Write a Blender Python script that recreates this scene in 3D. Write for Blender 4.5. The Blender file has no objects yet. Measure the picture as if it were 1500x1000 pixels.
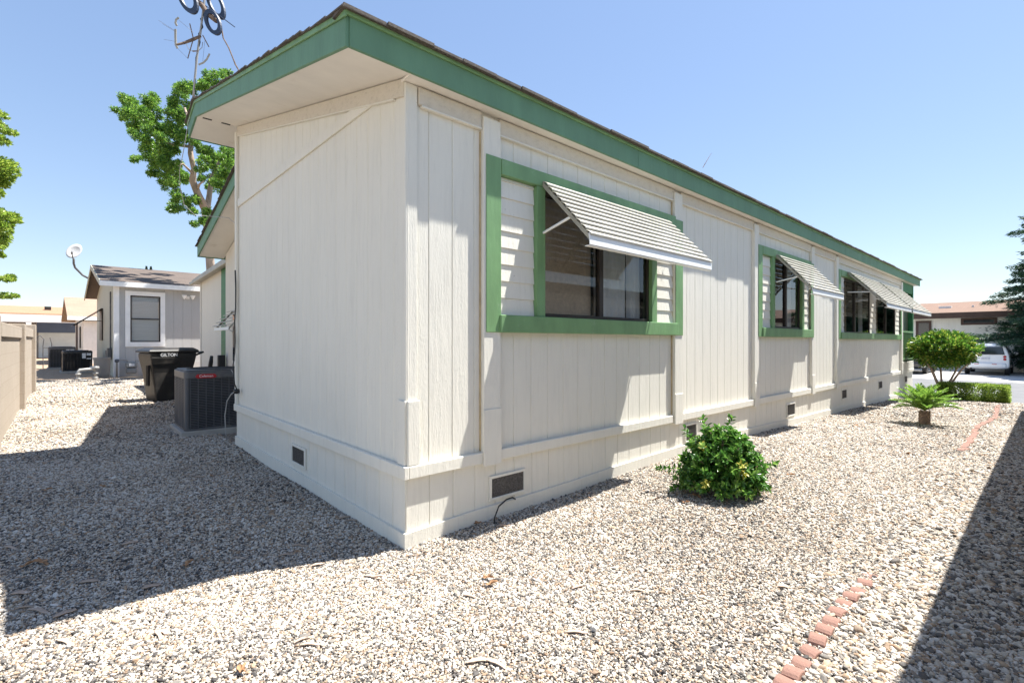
import bpy, bmesh, math, random
import numpy as np
from mathutils import Vector, Matrix
R = math.radians
random.seed(7); rng = np.random.default_rng(7)
scn = bpy.context.scene
COL = scn.collection

# ---------------------------------------------------------------- camera, sky, sun, exposure
cam_d = bpy.data.cameras.new("camera"); cam = bpy.data.objects.new("camera", cam_d); COL.objects.link(cam)
cam.location = (-1.66, -2.892, 1.4)
cam.rotation_euler = (R(90), 0, -math.atan2(.6719, .7407))
cam_d.sensor_width = 36; cam_d.lens = 17.198; cam_d.clip_start = .05; cam_d.clip_end = 2000
scn.camera = cam
TOSUN = Vector((.42, -.173, 1)).normalized()
world = bpy.data.worlds.new("World"); scn.world = world; world.use_nodes = True
wn = world.node_tree.nodes; wl = world.node_tree.links
sky = wn.new("ShaderNodeTexSky"); sky.sky_type = 'NISHITA'; sky.sun_disc = False
sky.sun_elevation = math.asin(TOSUN.z); sky.sun_rotation = math.atan2(TOSUN.x, TOSUN.y)
sky.air_density = 1.0; sky.dust_density = .2; sky.ozone_density = 2.6; sky.altitude = 50
gam = wn.new("ShaderNodeGamma"); gam.inputs[1].default_value = .55; hsv = wn.new("ShaderNodeHueSaturation"); hsv.inputs['Saturation'].default_value = 1.33; hsv.inputs['Hue'].default_value = .509
wl.new(sky.outputs[0], gam.inputs[0]); wl.new(gam.outputs[0], hsv.inputs['Color'])
wl.new(hsv.outputs[0], wn["Background"].inputs[0]); wn["Background"].inputs[1].default_value = .156
sun_d = bpy.data.lights.new("sun", 'SUN'); sun_d.energy = 5.0; sun_d.angle = R(.5); sun_d.color = (1, .975, .92)
sun = bpy.data.objects.new("sun", sun_d); COL.objects.link(sun)
sun.rotation_euler = TOSUN.to_track_quat('Z', 'Y').to_euler(); sun.location = (5, -5, 20)
scn.view_settings.view_transform = 'Standard'; scn.view_settings.look = 'None'
scn.view_settings.exposure = 1.42; scn.view_settings.gamma = 1

# ---------------------------------------------------------------- helpers
def tag(o, label=None, cat=None, group=None, kind=None):
    if label: o["label"] = label
    if cat: o["category"] = cat
    if group: o["group"] = group
    if kind: o["kind"] = kind
    return o
def empty(name, loc=(0, 0, 0), rz=0, label=None, cat=None, group=None):
    o = bpy.data.objects.new(name, None); COL.objects.link(o)
    o.location = loc; o.rotation_euler = (0, 0, rz); o.empty_display_size = .2
    return tag(o, label, cat, group)
def link(name, me, m, parent=None, smooth=False):
    if m is not None:
        for x in (m if isinstance(m, (list, tuple)) else [m]): me.materials.append(x)
    o = bpy.data.objects.new(name, me); COL.objects.link(o)
    if parent is not None: o.parent = parent
    if smooth: me.polygons.foreach_set('use_smooth', [True] * len(me.polygons))
    return o
def copy_tree(o, parent=None):
    c = o.copy(); COL.objects.link(c)
    if parent is not None: c.parent = parent
    for ch in list(o.children): copy_tree(ch, c)
    return c
class MB:
    def __init__(s): s.v = []; s.f = []
    def add(s, vs, fs):
        n = len(s.v); s.v += [tuple(v) for v in vs]; s.f += [[i + n for i in f] for f in fs]; return s
    def box(s, x0, x1, y0, y1, z0, z1):
        return s.add([(x0,y0,z0),(x1,y0,z0),(x1,y1,z0),(x0,y1,z0),(x0,y0,z1),(x1,y0,z1),(x1,y1,z1),(x0,y1,z1)],
                     [(0,3,2,1),(4,5,6,7),(0,1,5,4),(1,2,6,5),(2,3,7,6),(3,0,4,7)])
    def hexa(s, p):   # 8 points: bottom ring 4, top ring 4
        return s.add(p, [(0,3,2,1),(4,5,6,7),(0,1,5,4),(1,2,6,5),(2,3,7,6),(3,0,4,7)])
    def prism(s, poly, a, b):   # poly of 3D points, extruded along vector from a to b offset
        n = len(poly); A = Vector(a); Bv = Vector(b)
        vs = [Vector(p) + A for p in poly] + [Vector(p) + Bv for p in poly]
        return s.add(vs, [list(range(n))[::-1], list(range(n, 2*n))] + [(i, (i+1) % n, (i+1) % n + n, i + n) for i in range(n)])
    def quad(s, *p): return s.add(p, [list(range(len(p)))])
    def tube(s, path, r, seg=8, cap=True):
        path = [Vector(p) for p in path]; rs = r if isinstance(r, (list, tuple)) else [r] * len(path)
        rings = []; up = Vector((0, 0, 1)); prev = None
        for i, p in enumerate(path):
            d = (path[min(i+1, len(path)-1)] - path[max(i-1, 0)]).normalized()
            if prev is None:
                u = d.cross(up if abs(d.z) < .95 else Vector((1, 0, 0))).normalized()
            else:
                u = (prev - d * prev.dot(d)).normalized()
            w = d.cross(u); prev = u
            rings.append([p + (u * math.cos(2*math.pi*k/seg) + w * math.sin(2*math.pi*k/seg)) * rs[i] for k in range(seg)])
        n = len(rings); vs = [v for q in rings for v in q]; fs = []
        for i in range(n-1):
            for k in range(seg): fs.append((i*seg+k, i*seg+(k+1) % seg, (i+1)*seg+(k+1) % seg, (i+1)*seg+k))
        if cap: fs += [list(range(seg))[::-1], [(n-1)*seg+k for k in range(seg)]]
        return s.add(vs, fs)
    def lathe(s, prof, c=(0, 0, 0), seg=20, axis='z'):
        vs = []; fs = []; n = len(prof)
        for r, z in prof:
            for k in range(seg):
                a = 2*math.pi*k/seg; x, y = r*math.cos(a), r*math.sin(a)
                p = (x, y, z) if axis == 'z' else ((z, x, y) if axis == 'x' else (x, z, y))
                vs.append((p[0]+c[0], p[1]+c[1], p[2]+c[2]))
        for i in range(n-1):
            for k in range(seg): fs.append((i*seg+k, i*seg+(k+1) % seg, (i+1)*seg+(k+1) % seg, (i+1)*seg+k))
        fs += [list(range(seg))[::-1], [(n-1)*seg+k for k in range(seg)]]
        return s.add(vs, fs)
    def build(s, name, m, parent=None, bevel=0, smooth=False, seg=2):
        me = bpy.data.meshes.new(name); me.from_pydata(s.v, [], s.f); me.update()
        bm = bmesh.new(); bm.from_mesh(me); bmesh.ops.recalc_face_normals(bm, faces=bm.faces); bm.to_mesh(me); bm.free()
        o = link(name, me, m, parent, smooth)
        if bevel:
            b = o.modifiers.new("bevel", 'BEVEL'); b.width = bevel; b.segments = seg; b.limit_method = 'ANGLE'; b.angle_limit = R(40)
        return o
def box(name, m, parent, b, bevel=.004): return MB().box(*b).build(name, m, parent, bevel)
def text_mesh(name, body, size, m, parent, mw, ext=.002):
    cu = bpy.data.curves.new(name, 'FONT'); cu.body = body; cu.size = size; cu.extrude = ext; cu.align_x = 'CENTER'; cu.align_y = 'CENTER'
    t = bpy.data.objects.new("tmp", cu); COL.objects.link(t)
    dg = bpy.context.evaluated_depsgraph_get(); me = bpy.data.meshes.new_from_object(t.evaluated_get(dg)); me.name = name
    bpy.data.objects.remove(t); bpy.data.curves.remove(cu)
    me.transform(mw); return link(name, me, m, parent)

# ground height: level at the near corner, a hump along the wall, falling to the street, rising to the back
GX = [-50, 0, 1.5, 3.5, 5.3, 9, 13, 17.2, 18.2, 200]; GZ = [0, 0, .035, .085, .055, -.03, -.12, -.26, -.37, -.37]
def und(x, y): return (.006*np.sin(x*3.1 + y*1.7) + .006*np.sin(x*1.3 - y*2.9 + 1)) * ((x > -6) & (x < 18) & (y > -6) & (y < 28))
def gz(x, y):
    a = float(np.interp(x, GX, GZ)); t = min(1, max(0, (y - 5.5) / 5.0)); return a * (1 - t) + .11 * t * t * (3 - 2*t) + float(und(x, y)) if x < 18 else a
def gz_np(x, y):
    a = np.interp(x, GX, GZ); t = np.clip((y - 5.5) / 5.0, 0, 1); return np.where(x < 18, a * (1 - t) + .11 * t * t * (3 - 2*t), a) + und(x, y)

# ---------------------------------------------------------------- materials
def nmat(name):
    m = bpy.data.materials.new(name); m.use_nodes = True; nt = m.node_tree
    return m, nt, nt.nodes["Principled BSDF"], nt.nodes, nt.links
def mixrgb(nt, fac, a, b, mode='MIX'):
    n = nt.nodes.new("ShaderNodeMix"); n.data_type = 'RGBA'; n.blend_type = mode
    for sock, v in ((n.inputs[0], fac), (n.inputs[6], a), (n.inputs[7], b)):
        if hasattr(v, 'is_linked') or hasattr(v, 'links'): nt.links.new(v, sock)
        else: sock.default_value = v if not isinstance(v, tuple) else (*v, 1)
    return n.outputs[2]
def noise(nt, scale, vec=None, stretch=None, detail=4, rough=.55):
    n = nt.nodes.new("ShaderNodeTexNoise"); n.inputs['Scale'].default_value = scale; n.inputs['Detail'].default_value = detail
    n.inputs['Roughness'].default_value = rough
    tc = nt.nodes.new("ShaderNodeTexCoord"); out = tc.outputs['Object'] if vec is None else vec
    if stretch:
        mp = nt.nodes.new("ShaderNodeMapping"); mp.inputs['Scale'].default_value = stretch; nt.links.new(out, mp.inputs[0]); out = mp.outputs[0]
    nt.links.new(out, n.inputs['Vector']); return n.outputs[0]
def ramp(nt, fac, stops, interp='LINEAR'):
    r = nt.nodes.new("ShaderNodeValToRGB"); r.color_ramp.interpolation = interp; e = r.color_ramp.elements
    while len(e) < len(stops): e.new(.5)
    for el, (p, c) in zip(e, stops): el.position = p; el.color = (*c, 1) if len(c) == 3 else c
    nt.links.new(fac, r.inputs[0]); return r.outputs[0]
def bump(nt, h, strength, dist, prev=None):
    b = nt.nodes.new("ShaderNodeBump"); b.inputs['Strength'].default_value = strength; b.inputs['Distance'].default_value = dist
    nt.links.new(h, b.inputs['Height'])
    if prev is not None: nt.links.new(prev, b.inputs['Normal'])
    return b.outputs[0]
def pm(name, col, rough=.6, var=.12, vs=3, bmp=0, bs=60, stretch=None, metal=0, spec=.4, stain=None, stain_scale=1.2, stain_pos=(.55, .75), coat=0):
    m, nt, p, N, L = nmat(name)
    lo = tuple(max(0, c * (1 - var)) for c in col); hi = tuple(min(1, c * (1 + var)) for c in col)
    c = ramp(nt, noise(nt, vs, stretch=stretch), [(.3, lo), (.7, hi)])
    if stain:
        f = ramp(nt, noise(nt, stain_scale, detail=8, rough=.65), [(stain_pos[0], (0, 0, 0)), (stain_pos[1], (1, 1, 1))])
        c = mixrgb(nt, f, c, stain)
    L.new(c, p.inputs['Base Color']); p.inputs['Roughness'].default_value = rough; p.inputs['Metallic'].default_value = metal
    p.inputs['Specular IOR Level'].default_value = spec; p.inputs['Coat Weight'].default_value = coat
    if bmp: L.new(bump(nt, noise(nt, bs, stretch=stretch, detail=6, rough=.65), bmp, .01), p.inputs['Normal'])
    return m
def siding(name, col, stain=(.55, .5, .43)):
    """painted rough-sawn plywood: vertical saw grain, flakes, faint grime"""
    m, nt, p, N, L = nmat(name)
    g = noise(nt, 26, stretch=(1, 1, .09), detail=8, rough=.7)
    g2 = noise(nt, 110, stretch=(1, 1, .35), detail=5, rough=.7)
    fl = noise(nt, 9, detail=8, rough=.7)
    c = ramp(nt, noise(nt, 2.2, stretch=(1, 1, .4), detail=6), [(.3, tuple(v*.95 for v in col)), (.7, col)])
    c = mixrgb(nt, ramp(nt, g, [(.5, (0, 0, 0)), (.72, (.32, .32, .32))]), c, tuple(v*.74 for v in col))
    dirt = ramp(nt, noise(nt, 5, stretch=(1, 1, .25), detail=9, rough=.72), [(.6, (0, 0, 0)), (.82, (.45, .45, .45))])
    c = mixrgb(nt, dirt, c, stain)
    spots = ramp(nt, noise(nt, 34, detail=3), [(.735, (0, 0, 0)), (.77, (.55, .55, .55))])
    c = mixrgb(nt, spots, c, tuple(v*.45 for v in stain))
    L.new(c, p.inputs['Base Color']); p.inputs['Roughness'].default_value = .62; p.inputs['Specular IOR Level'].default_value = .3
    b = bump(nt, g, .7, .010); b = bump(nt, g2, .5, .005, b); b = bump(nt, ramp(nt, fl, [(.6, (0,0,0)), (.64, (1,1,1))]), .25, .0015, b)
    L.new(b, p.inputs['Normal']); return m
def rough(name, col, stain):
    m, nt, p, N, L = nmat(name)
    a = noise(nt, 28, stretch=(.5, .5, 1), detail=9, rough=.75); b_ = noise(nt, 70, detail=6, rough=.7)
    c = mixrgb(nt, ramp(nt, a, [(.5, (0, 0, 0)), (.78, (.5, .5, .5))]), col, stain)
    c = mixrgb(nt, ramp(nt, b_, [(.55, (0, 0, 0)), (.75, (.6, .6, .6))]), c, tuple(min(1, v*1.25) for v in col))
    L.new(c, p.inputs['Base Color']); p.inputs['Roughness'].default_value = .7
    L.new(bump(nt, a, .9, .012, bump(nt, b_, .6, .006)), p.inputs['Normal']); return m
def shingle(name, cols, row=.14, tab=.3):
    m, nt, p, N, L = nmat(name)
    tc = N.new("ShaderNodeTexCoord"); br = N.new("ShaderNodeTexBrick")
    mp = N.new("ShaderNodeMapping"); L.new(tc.outputs['Object'], mp.inputs[0]); L.new(mp.outputs[0], br.inputs['Vector'])
    br.inputs['Scale'].default_value = 1; br.inputs['Brick Width'].default_value = tab; br.inputs['Row Height'].default_value = row
    br.inputs['Mortar Size'].default_value = .006; br.inputs['Mortar'].default_value = (*[c*.4 for c in cols[0]], 1)
    br.inputs['Color1'].default_value = (*cols[0], 1); br.inputs['Color2'].default_value = (*cols[1], 1)
    c = mixrgb(nt, .6, br.outputs[0], ramp(nt, noise(nt, 1.3, detail=8), [(.3, cols[0]), (.7, cols[1])]))
    c = mixrgb(nt, .35, c, ramp(nt, noise(nt, 60, detail=2), [(.3, tuple(v*.4 for v in cols[0])), (.7, tuple(min(1, v*1.5) for v in cols[1]))]))
    L.new(c, p.inputs['Base Color']); p.inputs['Roughness'].default_value = .9
    L.new(bump(nt, br.outputs[1], -.6, .01, bump(nt, noise(nt, 150), .4, .004)), p.inputs['Normal']); return m
def leafmat(name, cols, trans=.35, rough=.4):
    m, nt, p, N, L = nmat(name)
    geo = N.new("ShaderNodeNewGeometry"); c = ramp(nt, geo.outputs['Random Per Island'], [(i/(len(cols)-1), k) for i, k in enumerate(cols)])
    L.new(c, p.inputs['Base Color']); p.inputs['Roughness'].default_value = rough; p.inputs['Specular IOR Level'].default_value = .45
    t = N.new("ShaderNodeBsdfTranslucent"); L.new(mixrgb(nt, .5, c, (.5, .75, .12), 'MULTIPLY'), t.inputs[0])
    hs = N.new("ShaderNodeHueSaturation"); hs.inputs['Value'].default_value = 1.6; L.new(c, hs.inputs['Color']); L.new(hs.outputs[0], t.inputs[0])
    mx = N.new("ShaderNodeMixShader"); mx.inputs[0].default_value = trans
    L.new(p.outputs[0], mx.inputs[1]); L.new(t.outputs[0], mx.inputs[2]); L.new(mx.outputs[0], N["Material Output"].inputs[0]); return m
def glassmat(name, tint=(.93, .95, .95), ior=1.5, boost=1.0):
    m, nt, p, N, L = nmat(name); N.remove(p)
    tr = N.new("ShaderNodeBsdfTransparent"); tr.inputs[0].default_value = (*tint, 1)
    gl = N.new("ShaderNodeBsdfGlossy"); gl.inputs['Roughness'].default_value = .015; gl.inputs[0].default_value = (.95, .97, 1, 1)
    fr = N.new("ShaderNodeFresnel"); fr.inputs[0].default_value = ior
    mu = N.new("ShaderNodeMath"); mu.operation = 'MULTIPLY'; mu.use_clamp = True; mu.inputs[1].default_value = boost; L.new(fr.outputs[0], mu.inputs[0])
    L.new(bump(nt, noise(nt, 1.1, detail=1), .06, .02), gl.inputs['Normal'])
    mx = N.new("ShaderNodeMixShader"); L.new(mu.outputs[0], mx.inputs[0]); L.new(tr.outputs[0], mx.inputs[1]); L.new(gl.outputs[0], mx.inputs[2])
    L.new(mx.outputs[0], N["Material Output"].inputs[0]); return m

M = {}
M['white'] = siding('painted_siding', (.77, .738, .65))
M['cream'] = siding('cream_siding', (.70, .655, .57))
M['trim'] = siding('painted_trim', (.77, .738, .65))
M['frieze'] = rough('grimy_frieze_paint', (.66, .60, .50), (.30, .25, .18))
M['soffit'] = pm('soffit_paint', (.77, .73, .66), .7, .05, 3, .15, 40, stain=(.5, .43, .33), stain_scale=2.5, stain_pos=(.62, .85))
M['green'] = pm('green_fascia_paint', (.125, .248, .15), .6, .1, 6, .5, 26, (1, 1, .25), stain=(.125, .25, .15), stain_scale=7, stain_pos=(.5, .75))
M['green2'] = pm('green_window_paint', (.165, .30, .135), .5, .16, 6, .35, 30, (1, 1, .3), stain=(.22, .34, .19), stain_scale=9, stain_pos=(.6, .7))
M['dkgreen'] = pm('dark_green_paint', (.035, .16, .06), .55, .2, 5, .2)
M['roof'] = shingle('brown_grey_shingles', ((.065, .056, .048), (.125, .105, .088)))
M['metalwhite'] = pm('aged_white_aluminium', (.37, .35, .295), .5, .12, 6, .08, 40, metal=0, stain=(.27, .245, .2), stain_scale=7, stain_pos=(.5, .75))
M['valance'] = pm('white_aluminium', (.82, .82, .8), .4, .04)
M['bronze'] = pm('bronze_window_frame', (.045, .036, .03), .4, .2, metal=.3)
M['glass'] = glassmat('window_glass', boost=1.05)
M['dark'] = pm('dark_interior', (.03, .027, .024), .9, .3)
M['shade'] = pm('brown_woven_shade', (.64, .51, .38), .9, .12, 30, .3, 80)
M['curtain'] = pm('pale_curtain', (.82, .81, .78), .9, .08, 4)
M['screenvent'] = pm('vent_mesh', (.13, .12, .11), .7, .5, 90)
M['black'] = pm('black_rubber', (.018, .018, .018), .5, .3)
M['greycable'] = pm('grey_cable', (.42, .41, .4), .5, .1)
M['acgrey'] = pm('grey_painted_steel', (.105, .105, .11), .45, .12, 4, .05, 80, stain=(.2, .19, .17), stain_scale=3)
M['acdark'] = pm('condenser_coil', (.012, .012, .013), .7, .4)
M['red'] = pm('red_badge', (.42, .02, .025), .35, .1)
M['silver'] = pm('silver_lettering', (.75, .75, .75), .35, .05)
M['concrete'] = pm('concrete', (.36, .34, .31), .85, .15, 3, .3, 40)
M['bin'] = pm('black_bin_plastic', (.022, .021, .02), .42, .25, 4, .08, 120, stain=(.10, .085, .07), stain_scale=2.2, stain_pos=(.5, .9))
M['greysiding'] = siding('grey_siding', (.45, .445, .435), (.36, .36, .36))
M['greenbeige'] = siding('olive_grey_siding', (.42, .41, .33), (.3, .3, .24))
M['whitetrim'] = pm('white_trim_paint', (.82, .81, .79), .5, .05, 4, .1)
M['blind'] = pm('white_window_blind', (.85, .85, .84), .8, .1, 40, 0, stretch=(.02, .02, 2))
M['alu'] = pm('dull_aluminium', (.25, .25, .26), .4, .1, metal=.6)
M['galv'] = pm('galvanised_pipe', (.33, .32, .30), .5, .2, 20, .1, metal=.2)
M['meter'] = pm('grey_meter_paint', (.23, .235, .23), .5, .15, 8)
M['caulk'] = pm('yellowed_sealant', (.46, .36, .22), .7, .25, 8, .3)
M['rust'] = pm('rusty_steel', (.17, .12, .09), .8, .4, 25, .3)
M['block'] = None
M['bark'] = pm('brown_bark', (.30, .21, .15), .9, .35, 10, .9, 30, (1, 1, .2))
M['barkpink'] = pm('pinkish_bark', (.33, .255, .20), .85, .25, 6, .5, 30, (1, 1, .3))
M['terracotta'] = pm('terracotta_edging', (.255, .14, .108), .85, .18, 14, .5, 70, stain=(.36, .24, .19), stain_scale=12)
M['litter'] = pm('dry_bark_strip', (.52, .40, .31), .85, .3, 12, .6, 60)
M['litter2'] = pm('brown_dry_leaf', (.36, .20, .10), .85, .3, 12, .5, 60)
M['carwhite'] = pm('white_car_paint', (.82, .83, .85), .25, .02, 2, coat=1)
M['cardark'] = pm('dark_car_paint', (.02, .022, .026), .25, .1, coat=1)
M['carglass'] = pm('dark_car_glass', (.012, .015, .02), .06, .1, spec=.8)
M['taillight'] = pm('red_tail_light', (.5, .012, .012), .15, .1, coat=1)
M['plate'] = pm('licence_plate', (.7, .7, .7), .5, .05)
M['bluetext'] = pm('blue_plate_lettering', (.05, .07, .25), .5)
M['brownpaint'] = pm('brown_trim_paint', (.075, .042, .03), .6, .15)
M['dish'] = pm('satellite_dish_grey', (.47, .47, .47), .5, .05)
M['slate'] = pm('blue_black_ring', (.035, .05, .085), .4, .2)
M['tank'] = pm('grey_beige_plastic', (.21, .20, .185), .5, .08, 4, .1)

def blockwall_mat():
    m, nt, p, N, L = nmat('tan_block')
    tc = N.new("ShaderNodeTexCoord"); sp = N.new("ShaderNodeSeparateXYZ"); cb = N.new("ShaderNodeCombineXYZ")
    L.new(tc.outputs['Object'], sp.inputs[0])
    ad = N.new("ShaderNodeMath"); L.new(sp.outputs[0], ad.inputs[0]); L.new(sp.outputs[1], ad.inputs[1])
    L.new(ad.outputs[0], cb.inputs[0]); L.new(sp.outputs[2], cb.inputs[1])
    br = N.new("ShaderNodeTexBrick"); L.new(cb.outputs[0], br.inputs['Vector']); br.inputs['Scale'].default_value = 1
    br.inputs['Brick Width'].default_value = .405; br.inputs['Row Height'].default_value = .203; br.inputs['Mortar Size'].default_value = .005
    br.inputs['Color1'].default_value = (.36, .305, .245, 1); br.inputs['Color2'].default_value = (.40, .34, .28, 1); br.inputs['Mortar'].default_value = (.31, .255, .20, 1)
    c = mixrgb(nt, .4, br.outputs[0], ramp(nt, noise(nt, 40, detail=5), [(.3, (.29, .235, .175)), (.7, (.45, .375, .295))]))
    L.new(c, p.inputs['Base Color']); p.inputs['Roughness'].default_value = .92
    L.new(bump(nt, br.outputs[1], -.4, .006, bump(nt, noise(nt, 120, detail=5), .5, .006)), p.inputs['Normal']); return m
M['block'] = blockwall_mat()
STONES = [(0, (.05, .045, .042)), (.06, (.10, .094, .088)), (.16, (.20, .185, .165)), (.28, (.32, .295, .255)), (.36, (.35, .235, .145)), (.43, (.50, .375, .255)),
          (.53, (.56, .49, .385)), (.66, (.60, .55, .47)), (.80, (.68, .635, .555)), (1, (.79, .755, .69))]
STONES = [(p, ((.02 + .86*c[0])*.835, (.02 + .86*c[1])*.812, (.02 + .86*c[2])*.808)) for p, c in STONES]
def gravel_ground_mat():
    m, nt, p, N, L = nmat('gravel_ground')
    vo = N.new("ShaderNodeTexVoronoi"); vo.inputs['Scale'].default_value = 42; vo.inputs['Randomness'].default_value = 1
    tc = N.new("ShaderNodeTexCoord"); L.new(tc.outputs['Object'], vo.inputs['Vector'])
    sp = N.new("ShaderNodeSeparateColor"); L.new(vo.outputs['Color'], sp.inputs[0])
    c = ramp(nt, sp.outputs[0], STONES)
    gap = ramp(nt, vo.outputs['Distance'], [(.35, (0, 0, 0)), (.62, (1, 1, 1))])
    c = mixrgb(nt, gap, c, (.16, .135, .11))
    c = mixrgb(nt, ramp(nt, noise(nt, .9, detail=7), [(.5, (0,0,0)), (.8, (.5,.5,.5))]), c, (.42, .32, .22))
    # bare tan earth beyond the end of the gravel at the back
    s2 = N.new("ShaderNodeSeparateXYZ"); L.new(tc.outputs['Object'], s2.inputs[0])
    ad = N.new("ShaderNodeMath"); ad.operation = 'MULTIPLY_ADD'; L.new(noise(nt, .8, detail=5), ad.inputs[0]); ad.inputs[1].default_value = 3; L.new(s2.outputs[1], ad.inputs[2])
    mr = N.new("ShaderNodeMapRange"); L.new(ad.outputs[0], mr.inputs[0]); mr.inputs[1].default_value = 19.3; mr.inputs[2].default_value = 20.3
    earth = ramp(nt, noise(nt, 14, detail=8), [(.3, (.30, .20, .125)), (.7, (.46, .33, .22))])
    c = mixrgb(nt, mr.outputs[0], c, earth)
    L.new(c, p.inputs['Base Color']); p.inputs['Roughness'].default_value = .85
    inv = N.new("ShaderNodeMath"); inv.operation = 'SUBTRACT'; inv.inputs[0].default_value = 1; L.new(vo.outputs['Distance'], inv.inputs[1])
    L.new(bump(nt, inv.outputs[0], .9, .02, bump(nt, noise(nt, 160), .3, .004)), p.inputs['Normal']); return m
M['gravel'] = gravel_ground_mat()
def pebble_mat():
    m, nt, p, N, L = nmat('pebble_stone')
    at = N.new("ShaderNodeAttribute"); at.attribute_type = 'INSTANCER'; at.attribute_name = 'tone'
    c = ramp(nt, at.outputs['Fac'], STONES)
    c = mixrgb(nt, .3, c, ramp(nt, noise(nt, 3, detail=5), [(.35, (.25, .23, .2)), (.65, (.85, .82, .77))]), 'SOFT_LIGHT')
    L.new(c, p.inputs['Base Color']); p.inputs['Roughness'].default_value = .7; p.inputs['Specular IOR Level'].default_value = .3; return m
M['pebble'] = pebble_mat()
M['asphalt'] = pm('grey_asphalt', (.135, .135, .14), .85, .15, 2, .3, 90, stain=(.16, .158, .155), stain_scale=.8)
M['drive'] = pm('pale_concrete_drive', (.50, .48, .45), .85, .08, 1.2, .2, 60, stain=(.36, .34, .32), stain_scale=.6)
M['leaf_tree'] = leafmat('bright_tree_leaves', [(.03, .085, .018), (.07, .165, .025), (.14, .26, .035), (.23, .36, .055)], .42)
M['leaf_left'] = leafmat('yellow_green_leaves', [(.11, .20, .03), (.21, .30, .04), (.34, .40, .07)], .45)
M['leaf_bush'] = leafmat('glossy_bush_leaves', [(.03, .09, .017), (.055, .15, .025), (.10, .23, .035), (.22, .36, .07)], .3, .26)
M['leaf_yellow'] = leafmat('yellow_leaves', [(.34, .34, .05), (.46, .43, .09)], .35)
M['leaf_round'] = leafmat('glossy_tree_leaves', [(.03, .09, .014), (.06, .16, .02), (.14, .25, .03), (.36, .38, .07)], .3, .3)
M['leaf_hedge'] = leafmat('lime_hedge_leaves', [(.10, .17, .035), (.20, .29, .05), (.32, .40, .08)], .38)
M['leaf_sago'] = leafmat('palm_leaflets', [(.09, .18, .03), (.15, .27, .04), (.23, .36, .06)], .32, .35)
M['needles'] = leafmat('conifer_needles', [(.015, .045, .025), (.03, .075, .035), (.05, .11, .05)], .15, .6)
M['cypress'] = leafmat('dark_cypress_leaves', [(.02, .045, .025), (.035, .07, .04)], .1, .7)
M['leaf_grey'] = leafmat('grey_green_leaves', [(.05, .08, .04), (.09, .12, .06)], .2)

# ---------------------------------------------------------------- ground, street
def grid_axis(lo, hi, fine_lo, fine_hi, fine, coarse):
    a = list(np.arange(lo, fine_lo, coarse)) + list(np.arange(fine_lo, fine_hi, fine)) + list(np.arange(fine_hi, hi + coarse, coarse)); return np.array(a)
xs = grid_axis(-120, 18.2, -4, 18.2, .2, 8); xs = xs[xs <= 18.2]; xs = np.concatenate([xs, [18.2, 18.6, 30, 60, 100, 160]])
xs = np.unique(xs); ys = grid_axis(-120, 160, -4, 26, .25, 8)
XX, YY = np.meshgrid(xs, ys, indexing='ij'); ZZ = gz_np(XX, YY)
near = (XX > -4) & (XX < 18) & (YY > -4) & (YY < 26)
ZZ = ZZ - near * .007
nx, ny = XX.shape
vs = np.stack([XX, YY, ZZ], -1).reshape(-1, 3).tolist()
fs = [(i*ny+j, (i+1)*ny+j, (i+1)*ny+j+1, i*ny+j+1) for i in range(nx-1) for j in range(ny-1)]
me = bpy.data.meshes.new("gravel_ground"); me.from_pydata(vs, [], fs)
ground = tag(link("ground", me, M['gravel'], None, True), kind="structure")
st = MB(); st.box(18.25, 28, -60, 60, -.6, -.345); tag(st.build("street", M['asphalt']), kind="structure")
st = MB(); st.box(28.0, 60, -60, 60, -.6, -.335); tag(st.build("driveway", M['drive']), kind="structure")
st = MB(); st.box(17.7, 18.25, -2.75, -2.45, -.5, -.31)

# ---------------------------------------------------------------- gravel: one pebble cloud, instanced by geometry nodes
def pebble_points():
    P = []; S = []
    def zone(x0, x1, y0, y1, pitch, r, dmin, dmax, keep=None):
        gx, gy = np.meshgrid(np.arange(x0, x1, pitch), np.arange(y0, y1, pitch), indexing='ij')
        gx = gx + rng.uniform(-.5, .5, gx.shape) * pitch; gy = gy + rng.uniform(-.5, .5, gy.shape) * pitch
        x, y = gx.ravel(), gy.ravel()
        dx, dy = x + 1.66, y + 2.892; dep = dx*.6719 + dy*.7407; lat = dx*.7407 - dy*.6719
        ok = (dep > dmin) & (dep <= dmax) & (np.abs(lat) < dep*1.12 + .5)
        ok &= ~((x > .03) & (y > .03) & (y < 9.1)) & (x < 18.1) & (x > -2.4)
        ok &= ~((x > .4) & (y > 4.4))
        if keep is not None: ok &= keep(x, y)
        x, y = x[ok], y[ok]; s = r * np.exp(rng.normal(0, .27, len(x)))
        P.append(np.stack([x, y, gz_np(x, y) + .004 + s*.15 + rng.uniform(-.3, .35, len(x))*s], -1)); S.append(s)
    zone(-2.4, 9, -4, 6, .0096, .0052, .9, 3.4); zone(-2.4, 9, -4, 6, .026, .0076, .9, 3.4)
    zone(-2.4, 9, -4, 8, .0118, .0063, 3.4, 5.6); zone(-2.4, 9, -4, 8, .04, .0085, 3.4, 5.6)
    zone(-2.4, 14, -4, 13, .0165, .0089, 5.6, 9.5)
    zone(-2.4, 18.1, -4, 19, .031, .0135, 9.5, 17)
    # the larger stones in the strip along the neighbour
    zone(-.5, 10, -3.4, -1.9, .020, .0105, .9, 6, lambda x, y: rng.uniform(0, 1, len(x)) < np.clip((-y - 1.9) / .5, 0, 1))
    return np.concatenate(P), np.concatenate(S)
PP, PS = pebble_points(); n = len(PP); print("pebbles", n)
me = bpy.data.meshes.new("gravel"); me.vertices.add(n); me.vertices.foreach_set('co', PP.ravel().astype(np.float32))
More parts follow.
